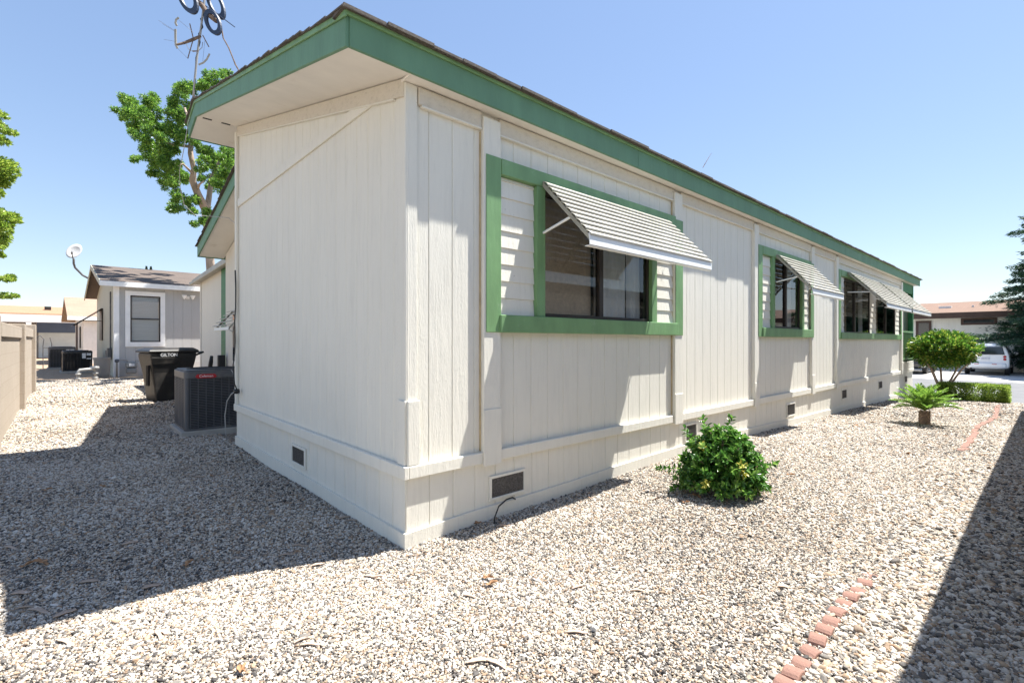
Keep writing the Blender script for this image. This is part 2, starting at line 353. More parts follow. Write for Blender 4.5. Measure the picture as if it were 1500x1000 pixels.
for nm, arr in (('psize', PS), ('tone', np.clip(rng.uniform(0, 1, n) + .09*np.sin(PP[:, 0]*1.9 + 2*np.sin(PP[:, 1]*1.1))*np.sin(PP[:, 1]*2.3 + PP[:, 0]) - .03, 0, 1)), ('rz', rng.uniform(0, 6.28, n)), ('rx', rng.normal(0, .38, n)), ('ry', rng.normal(0, .38, n))):
    a = me.attributes.new(nm, 'FLOAT', 'POINT'); a.data.foreach_set('value', arr.astype(np.float32))
gravel = tag(link("gravel", me, M['pebble']), kind="stuff")
ng = bpy.data.node_groups.new("pebble_scatter", 'GeometryNodeTree')
ng.interface.new_socket("Geometry", in_out='INPUT', socket_type='NodeSocketGeometry'); ng.interface.new_socket("Geometry", in_out='OUTPUT', socket_type='NodeSocketGeometry')
G = ng.nodes; K = ng.links
gi = G.new("NodeGroupInput"); go = G.new("NodeGroupOutput")
m2p = G.new("GeometryNodeMeshToPoints"); K.new(gi.outputs[0], m2p.inputs[0])
iop = G.new("GeometryNodeInstanceOnPoints"); K.new(m2p.outputs[0], iop.inputs['Points']); iop.inputs['Pick Instance'].default_value = True
join = G.new("GeometryNodeJoinGeometry")
for k in range(6):
    ico = G.new("GeometryNodeMeshIcoSphere"); ico.inputs['Subdivisions'].default_value = 3 if k < 3 else 2; ico.inputs['Radius'].default_value = 1
    sp_ = G.new("GeometryNodeSetPosition"); K.new(ico.outputs[0], sp_.inputs[0])
    nz = G.new("ShaderNodeTexNoise"); nz.noise_dimensions = '4D'; nz.inputs['W'].default_value = k*3.7; nz.inputs['Scale'].default_value = .75; nz.inputs['Detail'].default_value = 1.5
    sub = G.new("ShaderNodeVectorMath"); sub.operation = 'SUBTRACT'; K.new(nz.outputs['Color'], sub.inputs[0]); sub.inputs[1].default_value = (.5, .5, .5)
    sc = G.new("ShaderNodeVectorMath"); sc.operation = 'SCALE'; sc.inputs['Scale'].default_value = 1.5; K.new(sub.outputs[0], sc.inputs[0]); K.new(sc.outputs[0], sp_.inputs['Offset'])
    tf = G.new("GeometryNodeTransform"); K.new(sp_.outputs[0], tf.inputs[0]); tf.inputs['Scale'].default_value = [(1.25, .85, .62), (1.1, .95, .7), (1.45, .8, .55), (1, .9, .8), (1.2, 1, .5), (1.3, .7, .7)][k]
    ss = G.new("GeometryNodeSetShadeSmooth"); K.new(tf.outputs[0], ss.inputs[0])
    sm = G.new("GeometryNodeSetMaterial"); sm.inputs['Material'].default_value = M['pebble']; K.new(ss.outputs[0], sm.inputs[0])
    g2i = G.new("GeometryNodeGeometryToInstance"); K.new(sm.outputs[0], g2i.inputs[0]); K.new(g2i.outputs[0], join.inputs[0])
K.new(join.outputs[0], iop.inputs['Instance'])
def named(nm):
    a = G.new("GeometryNodeInputNamedAttribute"); a.data_type = 'FLOAT'; a.inputs['Name'].default_value = nm; return a.outputs['Attribute']
cx = G.new("ShaderNodeCombineXYZ")
for i, nm in enumerate(('rx', 'ry', 'rz')): K.new(named(nm), cx.inputs[i])
e2r = G.new("FunctionNodeEulerToRotation"); K.new(cx.outputs[0], e2r.inputs[0]); K.new(e2r.outputs[0], iop.inputs['Rotation'])
K.new(named('psize'), iop.inputs['Scale']); K.new(iop.outputs[0], go.inputs[0])
gm = gravel.modifiers.new("pebbles", 'NODES'); gm.node_group = ng

# ---------------------------------------------------------------- the mobile home
HL, RY, SL, ZE = 17.9, 4.5, .25, 3.14          # length, ridge, slope, fascia underside at the eave
OX, OY = .43, .09
def zsof(y): return ZE + SL*(y + OY) if y <= RY else ZE + SL*(RY + OY) - SL*(y - RY)
home = empty("mobile_home", (0, 0, 0), 0, "off-white wood-sided mobile home with green fascia and louvred window awnings", "mobile home")
def groove_wall(f, u0, u1, zb, zt, grooves, holes=(), gw=.005, gd=.009):
    """f(u, depth, z) -> point. holes: (ua, ub, za, zb)."""
    us = {u0: 0, u1: 0}
    for g in grooves:
        if u0 + .02 < g < u1 - .02: us[g-gw] = 0; us[g] = gd; us[g+gw] = 0
    for h in holes:
        for u in h[:2]: us[u] = us.get(u, 0)
    u = sorted(us); mb = MB()
    for a, b in zip(u[:-1], u[1:]):
        mid = (a+b)/2; cuts = sorted([(h[2], h[3]) for h in holes if h[0] < mid < h[1]])
        lo = [zb(a), zb(b)]
        for c0, c1 in cuts + [(None, None)]:
            hi = [zt(a), zt(b)] if c0 is None else [c0, c0]
            mb.quad(f(a, us[a], lo[0]), f(b, us[b], lo[1]), f(b, us[b], hi[1]), f(a, us[a], hi[0])); lo = [c1, c1]
    return mb
fY = lambda y0: (lambda u, d, z: (u, y0 + d, z))
fX = lambda x0: (lambda u, d, z: (x0 + d, u, z))
gr = [i*.2 + .005 for i in range(1, 90)]
WIN = [(1.32, 2.96, 1.61, 2.69), (6.43, 7.66, 1.61, 2.69), (10.31, 12.48, 1.58, 2.72), (13.09, 15.29, 1.58, 2.72)]
PX0, PX1 = 16.2, 17.78
groove_wall(fY(.03), .02, PX0, lambda u: .50, lambda u: ZE + .02, gr, WIN).build("side_wall", M['white'], home)
groove_wall(fX(.03), .02, 4.48, lambda u: .50, lambda u: zsof(u), gr, (), .008, .0065).build("gable_wall", M['white'], home)
groove_wall(fY(.022), .015, HL, lambda u: gz(u, 0) - .15, lambda u: .50, [g + .002 for g in gr]).build("skirting", M['white'], home)
groove_wall(fX(.022), .015, 4.48, lambda u: -.15, lambda u: .50, gr).build("skirting", M['white'], home)
# unseen sides and floor close the box
bk = MB(); bk.quad((.03, 4.48, -.1), (.8, 4.48, -.1), (.8, 4.48, 4.26), (.03, 4.48, 4.26)); bk.build("rear_corner_wall", M['white'], home)
groove_wall(fX(HL), .03, 8.9, lambda u: -.5, lambda u: zsof(u), []).build("end_wall", M['white'], home)
MB().box(.06, HL-.05, .3, 4.4, .42, .5).box(.85, HL-.05, 4.4, 8.7, .42, .5).build("floor", M['dark'], home)
groove_wall(fX(.78), 4.45, 8.72, lambda u: -.1, lambda u: zsof(u) - .02, gr).build("gable_wall", M['cream'], home)
groove_wall(fY(8.72), .78, HL, lambda u: -.4, lambda u: 3.24, gr).build("rear_wall", M['cream'], home)
# base board follows the ground
bb = MB()
for a, b in zip(np.arange(0, HL, .597), np.arange(.597, HL + .1, .597)):
    za, zb_ = gz(a, 0), gz(b, 0)
    bb.hexa([(a, 0, za-.15), (b-.001, 0, zb_-.15), (b-.001, .02, zb_-.15), (a, .02, za-.15), (a, 0, za+.11), (b-.001, 0, zb_+.11), (b-.001, .02, zb_+.11), (a, .02, za+.11)])
bb.build("base_board", M['trim'], home)
MB().hexa([(0, .021, -.15), (.02, .021, -.15), (.02, 4.48, -.15), (0, 4.48, -.15), (0, .021, .11), (.02, .021, .11), (.02, 4.48, .135), (0, 4.48, .135)]).build("base_board", M['trim'], home)
# band board between skirting and wall
for a, b in ((.027, .66), (.84, 3.42), (3.63, 5.67), (5.84, 8.19), (8.36, 9.69), (9.86, 15.98), (16.2, HL)):
    box("band_board", M['trim'], home, (a, b, -.012, .028, .478 + random.uniform(-.004, .004), .565 + random.uniform(-.004, .004)), .006)
box("band_board", M['trim'], home, (-.012, .026, -.0135, 4.5, .476, .564), .006)
# corner boards
box("corner_board", M['trim'], home, (.012, .105, .014, .035, .565, 3.14), .004)
box("corner_board", M['trim'], home, (.024, .035, .012, .165, .565, 3.10), .003)
box("corner_board", M['trim'], home, (.02, .112, -.008, .0135, .565, 1.0), .004)
box("corner_board", M['trim'], home, (.004, .0235, .012, .11, .565, 1.0), .004)
box("corner_board", M['trim'], home, (-.004, .03, 4.40, 4.485, .562, 4.2), .005)
# vertical battens
for x0, x1 in ((.66, .83), (3.45, 3.62), (5.68, 5.83), (8.2, 8.35), (9.7, 9.85), (15.99, 16.19)):
    box("batten", M['trim'], home, (x0, x1, -.018, .03, .462, 3.10), .005)
    box("batten", M['trim'], home, (x0-.004, x1+.003, -.026, -.018, .455, .80 if x0 > 1 else .885), .003)
for x0 in (.66, 3.45): box("sealant_bead", M['caulk'], home, (x0-.009, x0-.0002, .012, .029, .57, 2.99), .003)
# frieze boards under the eaves
for a, b in ((.11, .655), (.835, 3.445), (3.625, 5.675), (5.835, 8.195), (8.355, 9.695), (9.855, 15.985)):
    box("frieze_board", M['frieze'], home, (a, b, .0, .03, 3.015, 3.135), .006)
fb = MB(); y0, y1 = .03, 4.395
fb.hexa([(.005, y0, zsof(y0)-.125), (.03, y0, zsof(y0)-.125), (.03, y1, zsof(y1)-.125), (.005, y1, zsof(y1)-.125), (.005, y0, zsof(y0)-.004), (.03, y0, zsof(y0)-.004), (.03, y1, zsof(y1)-.004), (.005, y1, zsof(y1)-.004)])
fb.build("frieze_board", M['frieze'], home, .005)
fb = MB(); y0 = .16; fb.hexa([(.001, y0, zsof(y0)-.137), (.029, y0, zsof(y0)-.137), (.029, y1, zsof(y1)-.137), (.001, y1, zsof(y1)-.137), (.001, y0, zsof(y0)-.126), (.029, y0, zsof(y0)-.126), (.029, y1, zsof(y1)-.126), (.001, y1, zsof(y1)-.126)])
fb.build("frieze_lip", M['trim'], home, .002)
for a, b in ((.13, .655), (.835, 3.445), (3.625, 5.675), (5.835, 8.195), (8.355, 9.695), (9.855, 15.985)):
    box("frieze_lip", M['trim'], home, (a, b, -.006, .029, 3.0, 3.013), .003)
# board across the gable at eave height; its right end dives under the frieze
MB().hexa([(.01, .32, 3.155), (.03, .32, 3.155), (.03, 4.395, 3.19), (.01, 4.395, 3.19), (.01, .86, 3.25), (.03, .86, 3.25), (.03, 4.395, 3.295), (.01, 4.395, 3.295)]).build("gable_board", M['trim'], home, .005)
# soffits
so = MB(); X0 = -OX
so.hexa([(X0, -OY, ZE+.004), (.04, -OY, ZE+.004), (.04, RY, zsof(RY)+.004), (X0, RY, zsof(RY)+.004), (X0, -OY, ZE+.02), (.04, -OY, ZE+.02), (.04, RY, zsof(RY)+.02), (X0, RY, zsof(RY)+.02)])
so.build("soffit", M['soffit'], home)
so = MB(); y2 = 4.98
so.hexa([(X0, RY, zsof(RY)+.004), (.9, RY, zsof(RY)+.004), (.9, y2, zsof(y2)+.004), (X0, y2, zsof(y2)+.004), (X0, RY, zsof(RY)+.02), (.9, RY, zsof(RY)+.02), (.9, y2, zsof(y2)+.02), (X0, y2, zsof(y2)+.02)])
so.build("soffit", M['soffit'], home)
MB().box(0.0, HL + .3, -OY, .05, ZE + .004, ZE + .02).build("soffit", M['soffit'], home)
for yy, xx in ((4.42, -.33), (4.42, -.12)):
    v = MB().box(xx-.05, xx+.05, yy-.02, yy+.02, zsof(yy)-.003, zsof(yy)+.01).build("soffit_vent", M['dark'], home)
so = MB(); y3 = 8.98
so.hexa([(.34, 4.9, zsof(4.9)), (.80, 4.9, zsof(4.9)), (.80, y3, zsof(y3)), (.34, y3, zsof(y3)), (.34, 4.9, zsof(4.9)+.02), (.80, 4.9, zsof(4.9)+.02), (.80, y3, zsof(y3)+.02), (.34, y3, zsof(y3)+.02)])
so.build("soffit", M['soffit'], home)
# fascias
FT = .195
xj = [-OX, 2.57, 6.2, 9.9, 13.7, HL + .34]
for a, b in zip(xj[:-1], xj[1:]):
    box("fascia", M['green'], home, (a + (.003 if a > 0 else 0), b, -OY-.022, -OY, ZE - .002, ZE + FT), .004)
box("fascia_strip", M['green2'], home, (-OX-.03, HL+.36, -OY-.04, -OY-.022, ZE + FT - .022, ZE + FT + .012), .003)
def rake(x, ya, yb, th, h0, h1, m, nm, bev=.004):
    mb = MB(); za, zb_ = zsof(ya), zsof(yb)
    mb.hexa([(x-th, ya, za+h0), (x, ya, za+h0), (x, yb, zb_+h0), (x-th, yb, zb_+h0), (x-th, ya, za+h1), (x, ya, za+h1), (x, yb, zb_+h1), (x-th, yb, zb_+h1)])
    return mb.build(nm, m, home, bev)
rake(-OX, -OY - .015, RY, .024, -.002, FT, M['green'], "fascia"); rake(-OX, RY + .002, y2, .024, -.002, FT, M['green'], "fascia")
rake(-OX-.024, -OY-.04, RY, .014, FT-.03, FT+.008, M['green2'], "fascia_strip"); rake(-OX-.024, RY+.002, y2, .014, FT-.03, FT+.008, M['green2'], "fascia_strip")
box("fascia", M['dkgreen'], home, (-OX-.02, .34, y2, y2+.022, zsof(y2)-.004, zsof(y2)+FT-.01), .003)
rake(.34, 5.0, y3, .024, -.02, FT, M['green'], "fascia"); box("fascia", M['green'], home, (.32, HL+.3, y3, y3+.022, zsof(y3)-.02, zsof(y3)+FT-.01), .003)
rake(HL+.34, -OY, RY, .02, 0, FT, M['green'], "fascia"); rake(HL+.34, RY+.002, y3, .02, 0, FT, M['green'], "fascia")
# roof: shingle courses, each a thin strip with ragged ends
rf = MB()
def courses(ya, yb, x_lo, x_hi):
    n_ = int(abs(yb-ya)/.14); s = 1 if yb > ya else -1
    for i in range(n_ + 1):
        u = ya + s*i*.14; w = s*.17
        if (u + w - yb)*s > 0: w = yb - u
        if abs(w) < .01: continue
        z0, z1 = zsof(u) + FT + .024 + (SL * 0), zsof(u + w) + FT + .012
        a = x_lo + random.uniform(-.009, .008); b = x_hi + random.uniform(-.01, .01)
        rf.hexa([(a, u, z0-.012), (b, u, z0-.012), (b, u+w, z1-.008), (a, u+w, z1-.008), (a, u, z0), (b, u, z0), (b, u+w, z1), (a, u+w, z1)])
courses(-OY-.065, RY, -OX-.055, HL+.38); courses(y2+.04, RY+.01, -OX-.055, .5); courses(y3+.05, RY+.01, .28, HL+.38)
rf.hexa([(-OX-.03, -OY-.03, ZE+FT-.02), (HL+.36, -OY-.03, ZE+FT-.02), (HL+.36, RY, zsof(RY)+FT-.005), (-OX-.03, RY, zsof(RY)+FT-.005), (-OX-.03, -OY-.03, ZE+FT+.008), (HL+.36, -OY-.03, ZE+FT+.008), (HL+.36, RY, zsof(RY)+FT+.01), (-OX-.03, RY, zsof(RY)+FT+.01)])
xt = -OX - .055
while xt < HL + .3:                                   # tabs along the eave
    w = random.uniform(.2, .34); rf.box(xt, xt+w-.006, -OY-.065-random.uniform(.0, .018), -OY+.1, ZE+FT+.0, ZE+FT+.016+random.uniform(0, .006)); xt += w
rf.box(-OX-.06, HL+.38, RY-.1, RY+.1, zsof(RY)+FT+.0, zsof(RY)+FT+.03)
rf.build("roof", M['roof'], home)

# windows
def window(x0, x1, z0, z1, gl0, gl1, gz0, gz1, mull, lap=True, jamb=.10, lb=True, rb=True):
    w = empty("window", (0, 0, 0)); w.parent = home
    fr = M['green2']
    if lb: o = MB(); o.box(x0, x0+.148, -.026, -.0185, z0, z1); o.build("green_board", fr, w, .004)
    if rb: o = MB(); o.box(x1-.165, x1-.002, -.026, -.0185, z0, z1-.03); o.build("green_board", fr, w, .004)
    box("green_board", fr, w, (x0+(.15 if lb else .04), x1-(.17 if rb else .062), -.032, .028, z1-.125, z1-.002), .005)
    box("green_sill", fr, w, (x0+(.13 if lb else .04), x1-(.14 if rb else .062), -.045, .028, z0, z0+.137), .006)
    l0, l1 = x0+(.15 if lb else .03), x1-(.17 if rb else .07)
    if lap:
        for a, b in ((l0, gl0-jamb), (gl1+jamb, l1)):
            lp = MB(); zz = z0+.14; i = 0
            while zz < z1-.13:
                h = min(.132, z1-.127-zz); lp.hexa([(a, .006, zz), (b, .006, zz), (b, .026, zz), (a, .026, zz), (a, .017, zz+h), (b, .017, zz+h), (b, .026, zz+h), (a, .026, zz+h)]); zz += .132
            lp.build("lap_siding", M['trim'], w, .002)
        for a, b in ((gl0-jamb, gl0), (gl1, gl1+jamb)) if jamb else (): box("green_jamb", fr, w, (a+.001, b-.001, -.028, .06, z0+.138, z1-.127), .004)
    else: pass
    f = MB(); t = .03
    f.box(gl0, gl1, .01, .07, gz0, gz0+t); f.box(gl0, gl1, .01, .07, gz1-t, gz1); f.box(gl0, gl0+t, .012, .068, gz0+t, gz1-t); f.box(gl1-t, gl1, .012, .068, gz0+t, gz1-t)
    f.box(mull-.03, mull+.03, .014, .066, gz0+t, gz1-t); f.build("frame", M['bronze'], w, .003)
    MB().quad((gl0+t, .04, gz0+t), (mull-.03, .04, gz0+t), (mull-.03, .04, gz1-t), (gl0+t, .04, gz1-t)).build("pane", M['glass'], w)
    MB().quad((mull+.03, .028, gz0+t), (gl1-t, .028, gz0+t), (gl1-t, .028, gz1-t), (mull+.03, .028, gz1-t)).build("pane", M['glass'], w)
    d = MB(); d.box(gl0-.05, gl1+.05, .071, 1.3, gz0-.05, gz1+.05)
    d.f = [q for k, q in enumerate(d.f) if k != 2]; d.build("room", M['dark'], w)
    def drape(a, b, y, z0_, z1_, amp, per, m, nm):
        n_ = max(2, int((b-a)/.015)); vs = []; 
        for i in range(n_+1):
            x = a + (b-a)*i/n_; yy = y + amp*math.sin(x*2*math.pi/per + .6*math.sin(x*9))
            vs += [(x, yy, z0_), (x, yy + amp*.3, z1_)]
        MB().add(vs, [(2*i, 2*i+2, 2*i+3, 2*i+1) for i in range(n_)]).build(nm, m, w, smooth=True)
    return w, drape
w, dr = window(.68, 3.62, 1.47, 2.82, 1.32, 2.96, 1.61, 2.69, 2.14)
dr(1.35, 2.12, .13, 1.62, 2.68, .004, .3, M['shade'], "woven_shade"); dr(2.14, 2.68, .11, 1.62, 2.68, .012, .11, M['curtain'], "curtain"); dr(2.74, 2.95, .13, 1.62, 2.68, .02, .08, M['curtain'], "curtain")
w, dr = window(5.80, 8.28, 1.47, 2.82, 6.43, 7.66, 1.61, 2.69, 7.03)
dr(6.45, 7.02, .2, 2.42, 2.68, .015, .12, M['curtain'], "curtain_valance"); dr(7.45, 7.65, .16, 1.62, 2.68, .02, .09, M['curtain'], "curtain"); dr(6.46, 6.85, .4, 1.62, 2.68, .02, .15, M['shade'], "woven_shade")
w, dr = window(9.82, 12.85, 1.45, 2.86, 10.31, 12.48, 1.58, 2.72, 11.2, jamb=0, rb=False)
dr(10.35, 11.1, .16, 1.6, 2.7, .02, .12, M['shade'], "curtain"); dr(12.1, 12.46, .16, 1.6, 2.7, .02, .09, M['curtain'], "curtain")
w, dr = window(12.75, 16.0, 1.45, 2.86, 13.09, 15.29, 1.58, 2.72, 14.2, jamb=0, lb=False)
dr(13.15, 13.9, .16, 1.6, 2.7, .02, .12, M['shade'], "curtain")

# louvred awnings
def awning(x0, x1, ztop, drop, out, nsl=10, arms=True, parent=home, tilt=R(30), fill=.83, val=.085):
    a = empty("awning", (0, 0, 0)); a.parent = parent
    L_ = math.hypot(drop, out)
    sl = MB()
    for i in range(nsl):
        t = (i + .3)/nsl; y = -.035 - out*t; z = ztop - drop*t; w_ = L_/nsl*fill
        dy, dz = -math.cos(tilt)*w_, -math.sin(tilt)*w_
        xs0 = x0 - .01 + random.uniform(-.004, .004); xs1 = x1 + .012
        # a slat with a small rolled lip
        prof = [(y, z), (y+dy*.5, z+dz*.5+.002), (y+dy*.9, z+dz*.9), (y+dy, z+dz-.005), (y+dy+.001, z+dz-.016), (y+dy+.004, z+dz-.016), (y+dy*.88, z+dz*.9-.006), (y+dy*.5, z+dz*.5-.003), (y+.003, z-.008)]
        sl.prism([(0, p[0], p[1]) for p in prof], (xs0, 0, 0), (xs1, 0, 0))
    sl.build("slats", M['metalwhite'], a)
    for x in (x0, x1-.02) + (((x0+x1)/2-.01,) if x1-x0 > 1.8 else ()):
        r_ = MB(); r_.hexa([(x, -.03, ztop-.055), (x+.02, -.03, ztop-.055), (x+.02, -.035-out, ztop-drop-.055), (x, -.035-out, ztop-drop-.055), (x, -.03, ztop-.01), (x+.02, -.03, ztop-.01), (x+.02, -.035-out, ztop-drop-.01), (x, -.035-out, ztop-drop-.01)])
        r_.build("side_rail", M['metalwhite'], a, .002)
    yo = -.035 - out
    v = MB(); v.hexa([(x0-.015, yo-.012, ztop-drop-val), (x1+.015, yo-.012, ztop-drop-val), (x1+.015, yo-.004, ztop-drop-val), (x0-.015, yo-.004, ztop-drop-val), (x0-.015, yo-.006, ztop-drop+.005), (x1+.015, yo-.006, ztop-drop+.005), (x1+.015, yo+.004, ztop-drop+.005), (x0-.015, yo+.004, ztop-drop+.005)])
    v.box(x0-.015, x1+.015, yo-.004, yo+.04, ztop-drop-val-.008, ztop-drop-val-.001); v.build("valance", M['valance'], a, .002)
    if arms:
        for x in (x0 + .012, x1 - .03):
            r_ = MB(); r_.tube([(x, -.03, ztop-.44), (x, -.035-out*.62, ztop-drop*.62-.03)], .011, 6); r_.build("support_arm", M['valance'], a)
    return a
awning(1.28, 3.23, 2.75, .53, .5); awning(6.45, 8.0, 2.76, .57, .50); awning(10.4, 12.88, 2.87, .70, .66, 12); awning(13.1, 15.65, 2.87, .70, .66, 12)
# awning and window on the set-back gable
aw = awning(0, 1.1, 0, .36, .30, 5, True, home, R(10), .9, .05); aw.location = (.78, 8.0, 2.02); aw.rotation_euler = (0, 0, R(-90))
w2 = empty("window", (0, 0, 0)); w2.parent = home
box("frame", M['whitetrim'], w2, (.745, .779, 6.9, 8.0, .95, 2.0)); box("pane", M['carglass'], w2, (.735, .744, 6.97, 7.93, 1.02, 1.93), 0)

# skirting vents
def vent(x0, x1, z0, z1, frame=.02):
    v = empty("skirting_vent", (0, 0, 0)); v.parent = home
    f = MB(); y0, y1 = .004, .021
    f.box(x0-frame, x1+frame, y0, y1, z0-frame, z0); f.box(x0-frame, x1+frame, y0, y1, z1, z1+frame); f.box(x0-frame, x0, y0, y1, z0+.0005, z1-.0005); f.box(x1, x1+frame, y0, y1, z0+.0005, z1-.0005)
    f.build("frame", M['trim'], v, .002)
    s = MB(); s.box(x0, x1, .017, .0195, z0, z1)
    k = x0 + .012
    while k < x1 - .004: s.box(k, k+.003, .012, .0165, z0, z1); k += .014
    s.build("mesh_screen", M['screenvent'], v)
vent(.76, 1.10, .19, .34); vent(3.75, 4.0, .22, .40); vent(7.05, 7.40, .18, .36); vent(10.16, 10.51, .22, .39); vent(13.37, 13.74, .22, .39); vent(16.6, 16.95, .2, .37)
v = empty("skirting_vent", (0, 0, 0)); v.parent = home
f = MB(); f.box(.004, .021, 1.87, 1.90, .18, .38); f.box(.004, .021, 2.24, 2.27, .18, .38); f.box(.004, .021, 1.9, 2.24, .18, .205); f.box(.004, .021, 1.9, 2.24, .355, .38); f.build("frame", M['trim'], v, .002)
s = MB(); s.box(.017, .0195, 1.9, 2.24, .205, .355)
for k in np.arange(1.91, 2.235, .014): s.box(.012, .0165, k, k+.003, .205, .355)
s.build("mesh_screen", M['screenvent'], v)

# porch recess at the street end
po = empty("porch", (0, 0, 0)); po.parent = home
box("low_wall", M['white'], po, (PX0, HL, -.004, .03, .56, .80)); box("header", M['dkgreen'], po, (PX0, HL, .01, .05, 2.86, 3.13))
box("corner_post", M['dkgreen'], po, (PX1, HL, .0, .12, .80, 3.13)); box("inner_wall", M['dkgreen'], po, (PX0-.02, HL, 1.5, 1.54, .45, 3.14))
box("side_panel", M['dkgreen'], po, (PX0-.02, PX0, .05, 1.5, .45, 3.14))
ra = MB(); ra.box(PX0, PX1, .0, .06, 1.66, 1.71); ra.box(PX0, PX1, .0, .05, .86, .91)
k = PX0 + .1
while k < PX1: ra.box(k, k+.035, .01, .04, .91, 1.66); k += .19
ra.build("railing", M['green2'], po, .003)

# ---------------------------------------------------------------- cables on the home
c = MB(); p = [(-.012, 4.42, 2.35), (-.014, 4.38, 2.1), (-.02, 4.36, 1.85), (-.018, 4.42, 1.65), (-.02, 4.38, 1.4), (-.018, 4.42, 1.25), (-.05, 4.36, 1.08), (-.06, 4.27, .95), (-.06, 4.24, .85), (-.03, 4.25, .77)]
c.tube(p, .008, 6); c.lathe([(.0, -.03), (.03, -.03), (.035, 0), (.03, .03), (0, .03)], (-.03, 4.26, .75), 10, 'x')
tag(c.build("power_cord", M['black'], smooth=True), "black cord hanging down the gable end wall to its outlet", "cord")
c = MB(); c.tube([(-.045, 4.3, .74), (-.06, 4.42, .7), (-.08, 4.55, .6), (-.09, 4.62, .4), (-.08, 4.62, .15), (-.05, 4.7, .06), (.02, 4.95, .05)], .007, 6)
tag(c.build("white_cord", M['greycable'], smooth=True), "pale cord running from gable outlet down toward the near air conditioner", "cord")
c = MB(); c.tube([(1.0, .0, .135), (.95, -.02, .165), (.86, -.05, .175), (.76, -.075, .15), (.71, -.085, .08), (.70, -.085, .0)], .006, 6)
tag(c.build("cable_stub", M['black'], smooth=True), "short black cable looping out of the skirting below the wide vent", "cable")

# pixel-and-depth to point, used only to read positions off the site
def at(px, py, d):
    r, v_ = (px-750)/716.6, (500-py)/716.6
    return Vector((-1.66 + d*(r*.7407 + .6719), -2.892 + d*(-r*.6719 + .7407), 1.4 + d*v_))
RIGHT = Vector((.7407, -.6719, 0)); FWD = Vector((.6719, .7407, 0)); UP = Vector((0, 0, 1))

# ---------------------------------------------------------------- roof antenna
ant = empty("roof_antenna", at(283, 155, 6.45), 0, "old television antenna with dark rings on a mast at the roof peak", "antenna")
O = ant.location.copy()
A = lambda px, py, d=6.45: at(px, py, d) - O
mst = MB(); mst.tube([A(282, 158), A(285, 120), A(289, 80), A(294, 45), A(299, 5), A(303, -40)], .013, 8)
mst.build("mast", M['galv'], ant, smooth=True)
w_ = MB(); w_.tube([A(283, 150), A(286, 118), A(287, 85), A(293, 62), A(291, 50), A(297, 40), A(294, 28), A(300, 20), A(299, 4)], .008, 6); w_.build("coax_wire", M['black'], ant, smooth=True)
def ring(px, py, w_, h_, tilt, d):
    b = MB(); c_ = A(px, py, d); n_ = 28; ax = RIGHT * math.cos(tilt) + UP * math.sin(tilt); ay = -RIGHT * math.sin(tilt) + UP * math.cos(tilt)
    s_ = d/716.6; vs = []
    for k in range(n_):
        a = 2*math.pi*k/n_
        for rr, t in ((1, -.012), (.66, -.012), (.66, .012), (1, .012)): vs.append(c_ + ax*(math.cos(a)*w_*s_*rr) + ay*(math.sin(a)*h_*s_*rr) + (FWD + RIGHT*.5)*t)
    b.add(vs, [(4*k+j, 4*k+(j+1) % 4, 4*((k+1) % n_)+(j+1) % 4, 4*((k+1) % n_)+j) for k in range(n_) for j in range(4)])
    b.build("ring", M['slate'], ant, smooth=False)
ring(275, -2, 12, 25, R(25), 6.4); ring(316, 6, 10, 25, R(25), 6.5); ring(312, 33, 10.5, 20, R(22), 6.4); ring(288, -34, 10, 22, R(25), 6.5)
h_ = MB(); h_.tube([A(284, -4, 6.45), A(296, 8, 6.45), A(304, 20, 6.45), A(317, 31, 6.4)], [.02, .034, .034, .03], 8); h_.build("hub", M['rust'], ant, smooth=True)
h_ = MB(); h_.tube([A(300, 8), A(320, 22), A(344, 40)], .006, 6); h_.build("rod", M['slate'], ant)
bm_ = MB(); bm_.tube([A(258, 66, 6.3), A(270, 63, 6.35), A(283, 58, 6.4), A(294, 53, 6.45)], [.012, .016, .02, .016], 6); bm_.build("boom", M['rust'], ant)
def strip(pts, wd, m, nm, d):
    b = MB(); vs = [A(*p_, d) for p_ in pts]; n_ = len(vs); q = []
    for i, v_ in enumerate(vs):
        t = (vs[min(i+1, n_-1)] - vs[max(i-1, 0)]).normalized(); s_ = t.cross(FWD).normalized()
        q += [v_ - s_*wd - FWD*.004, v_ + s_*wd - FWD*.004, v_ + s_*wd + FWD*.004, v_ - s_*wd + FWD*.004]
    b.add(q, [(4*i+j, 4*i+(j+1) % 4, 4*i+4+(j+1) % 4, 4*i+4+j) for i in range(n_-1) for j in range(4)] + [(3, 2, 1, 0), (4*n_-4, 4*n_-3, 4*n_-2, 4*n_-1)]); b.build(nm, m, ant)
strip([(262, 26), (258, 29), (257, 34), (259, 38)], .012, M['metalwhite'], "reflector", 6.3)
strip([(257, 43), (257, 55), (257.5, 66), (260, 71)], .013, M['metalwhite'], "reflector", 6.3)
strip([(307, 79), (303, 87), (298, 92), (291, 95)], .01, M['metalwhite'], "reflector", 6.3)
for a, b in (((278, 35), (283, 56)), ((283, 58), (275, 86)), ((297, 52), (306, 69)), ((282, 75), (290, 75))):
    MB().tube([A(*a, 6.38), A(*b, 6.38)], .0065, 6).build("element", M['rust'], ant)
for a, b in (((238, 35), (257, 47)), ((240, 58), (257, 61)), ((259, 70), (275, 86)), ((232, 30), (256, 45)), ((262, 30), (284, 48)), ((300, 60), (297, 90))):
    MB().tube([A(*a, 6.36), A(*b, 6.36)], .0018, 4).build("thin_element", M['alu'], ant)
e_ = MB(); e_.tube([A(273, 65), A(276, 72), A(283, 76), A(290, 75), A(296, 70), A(297, 62)], .004, 5); e_.build("loop_element", M['alu'], ant)
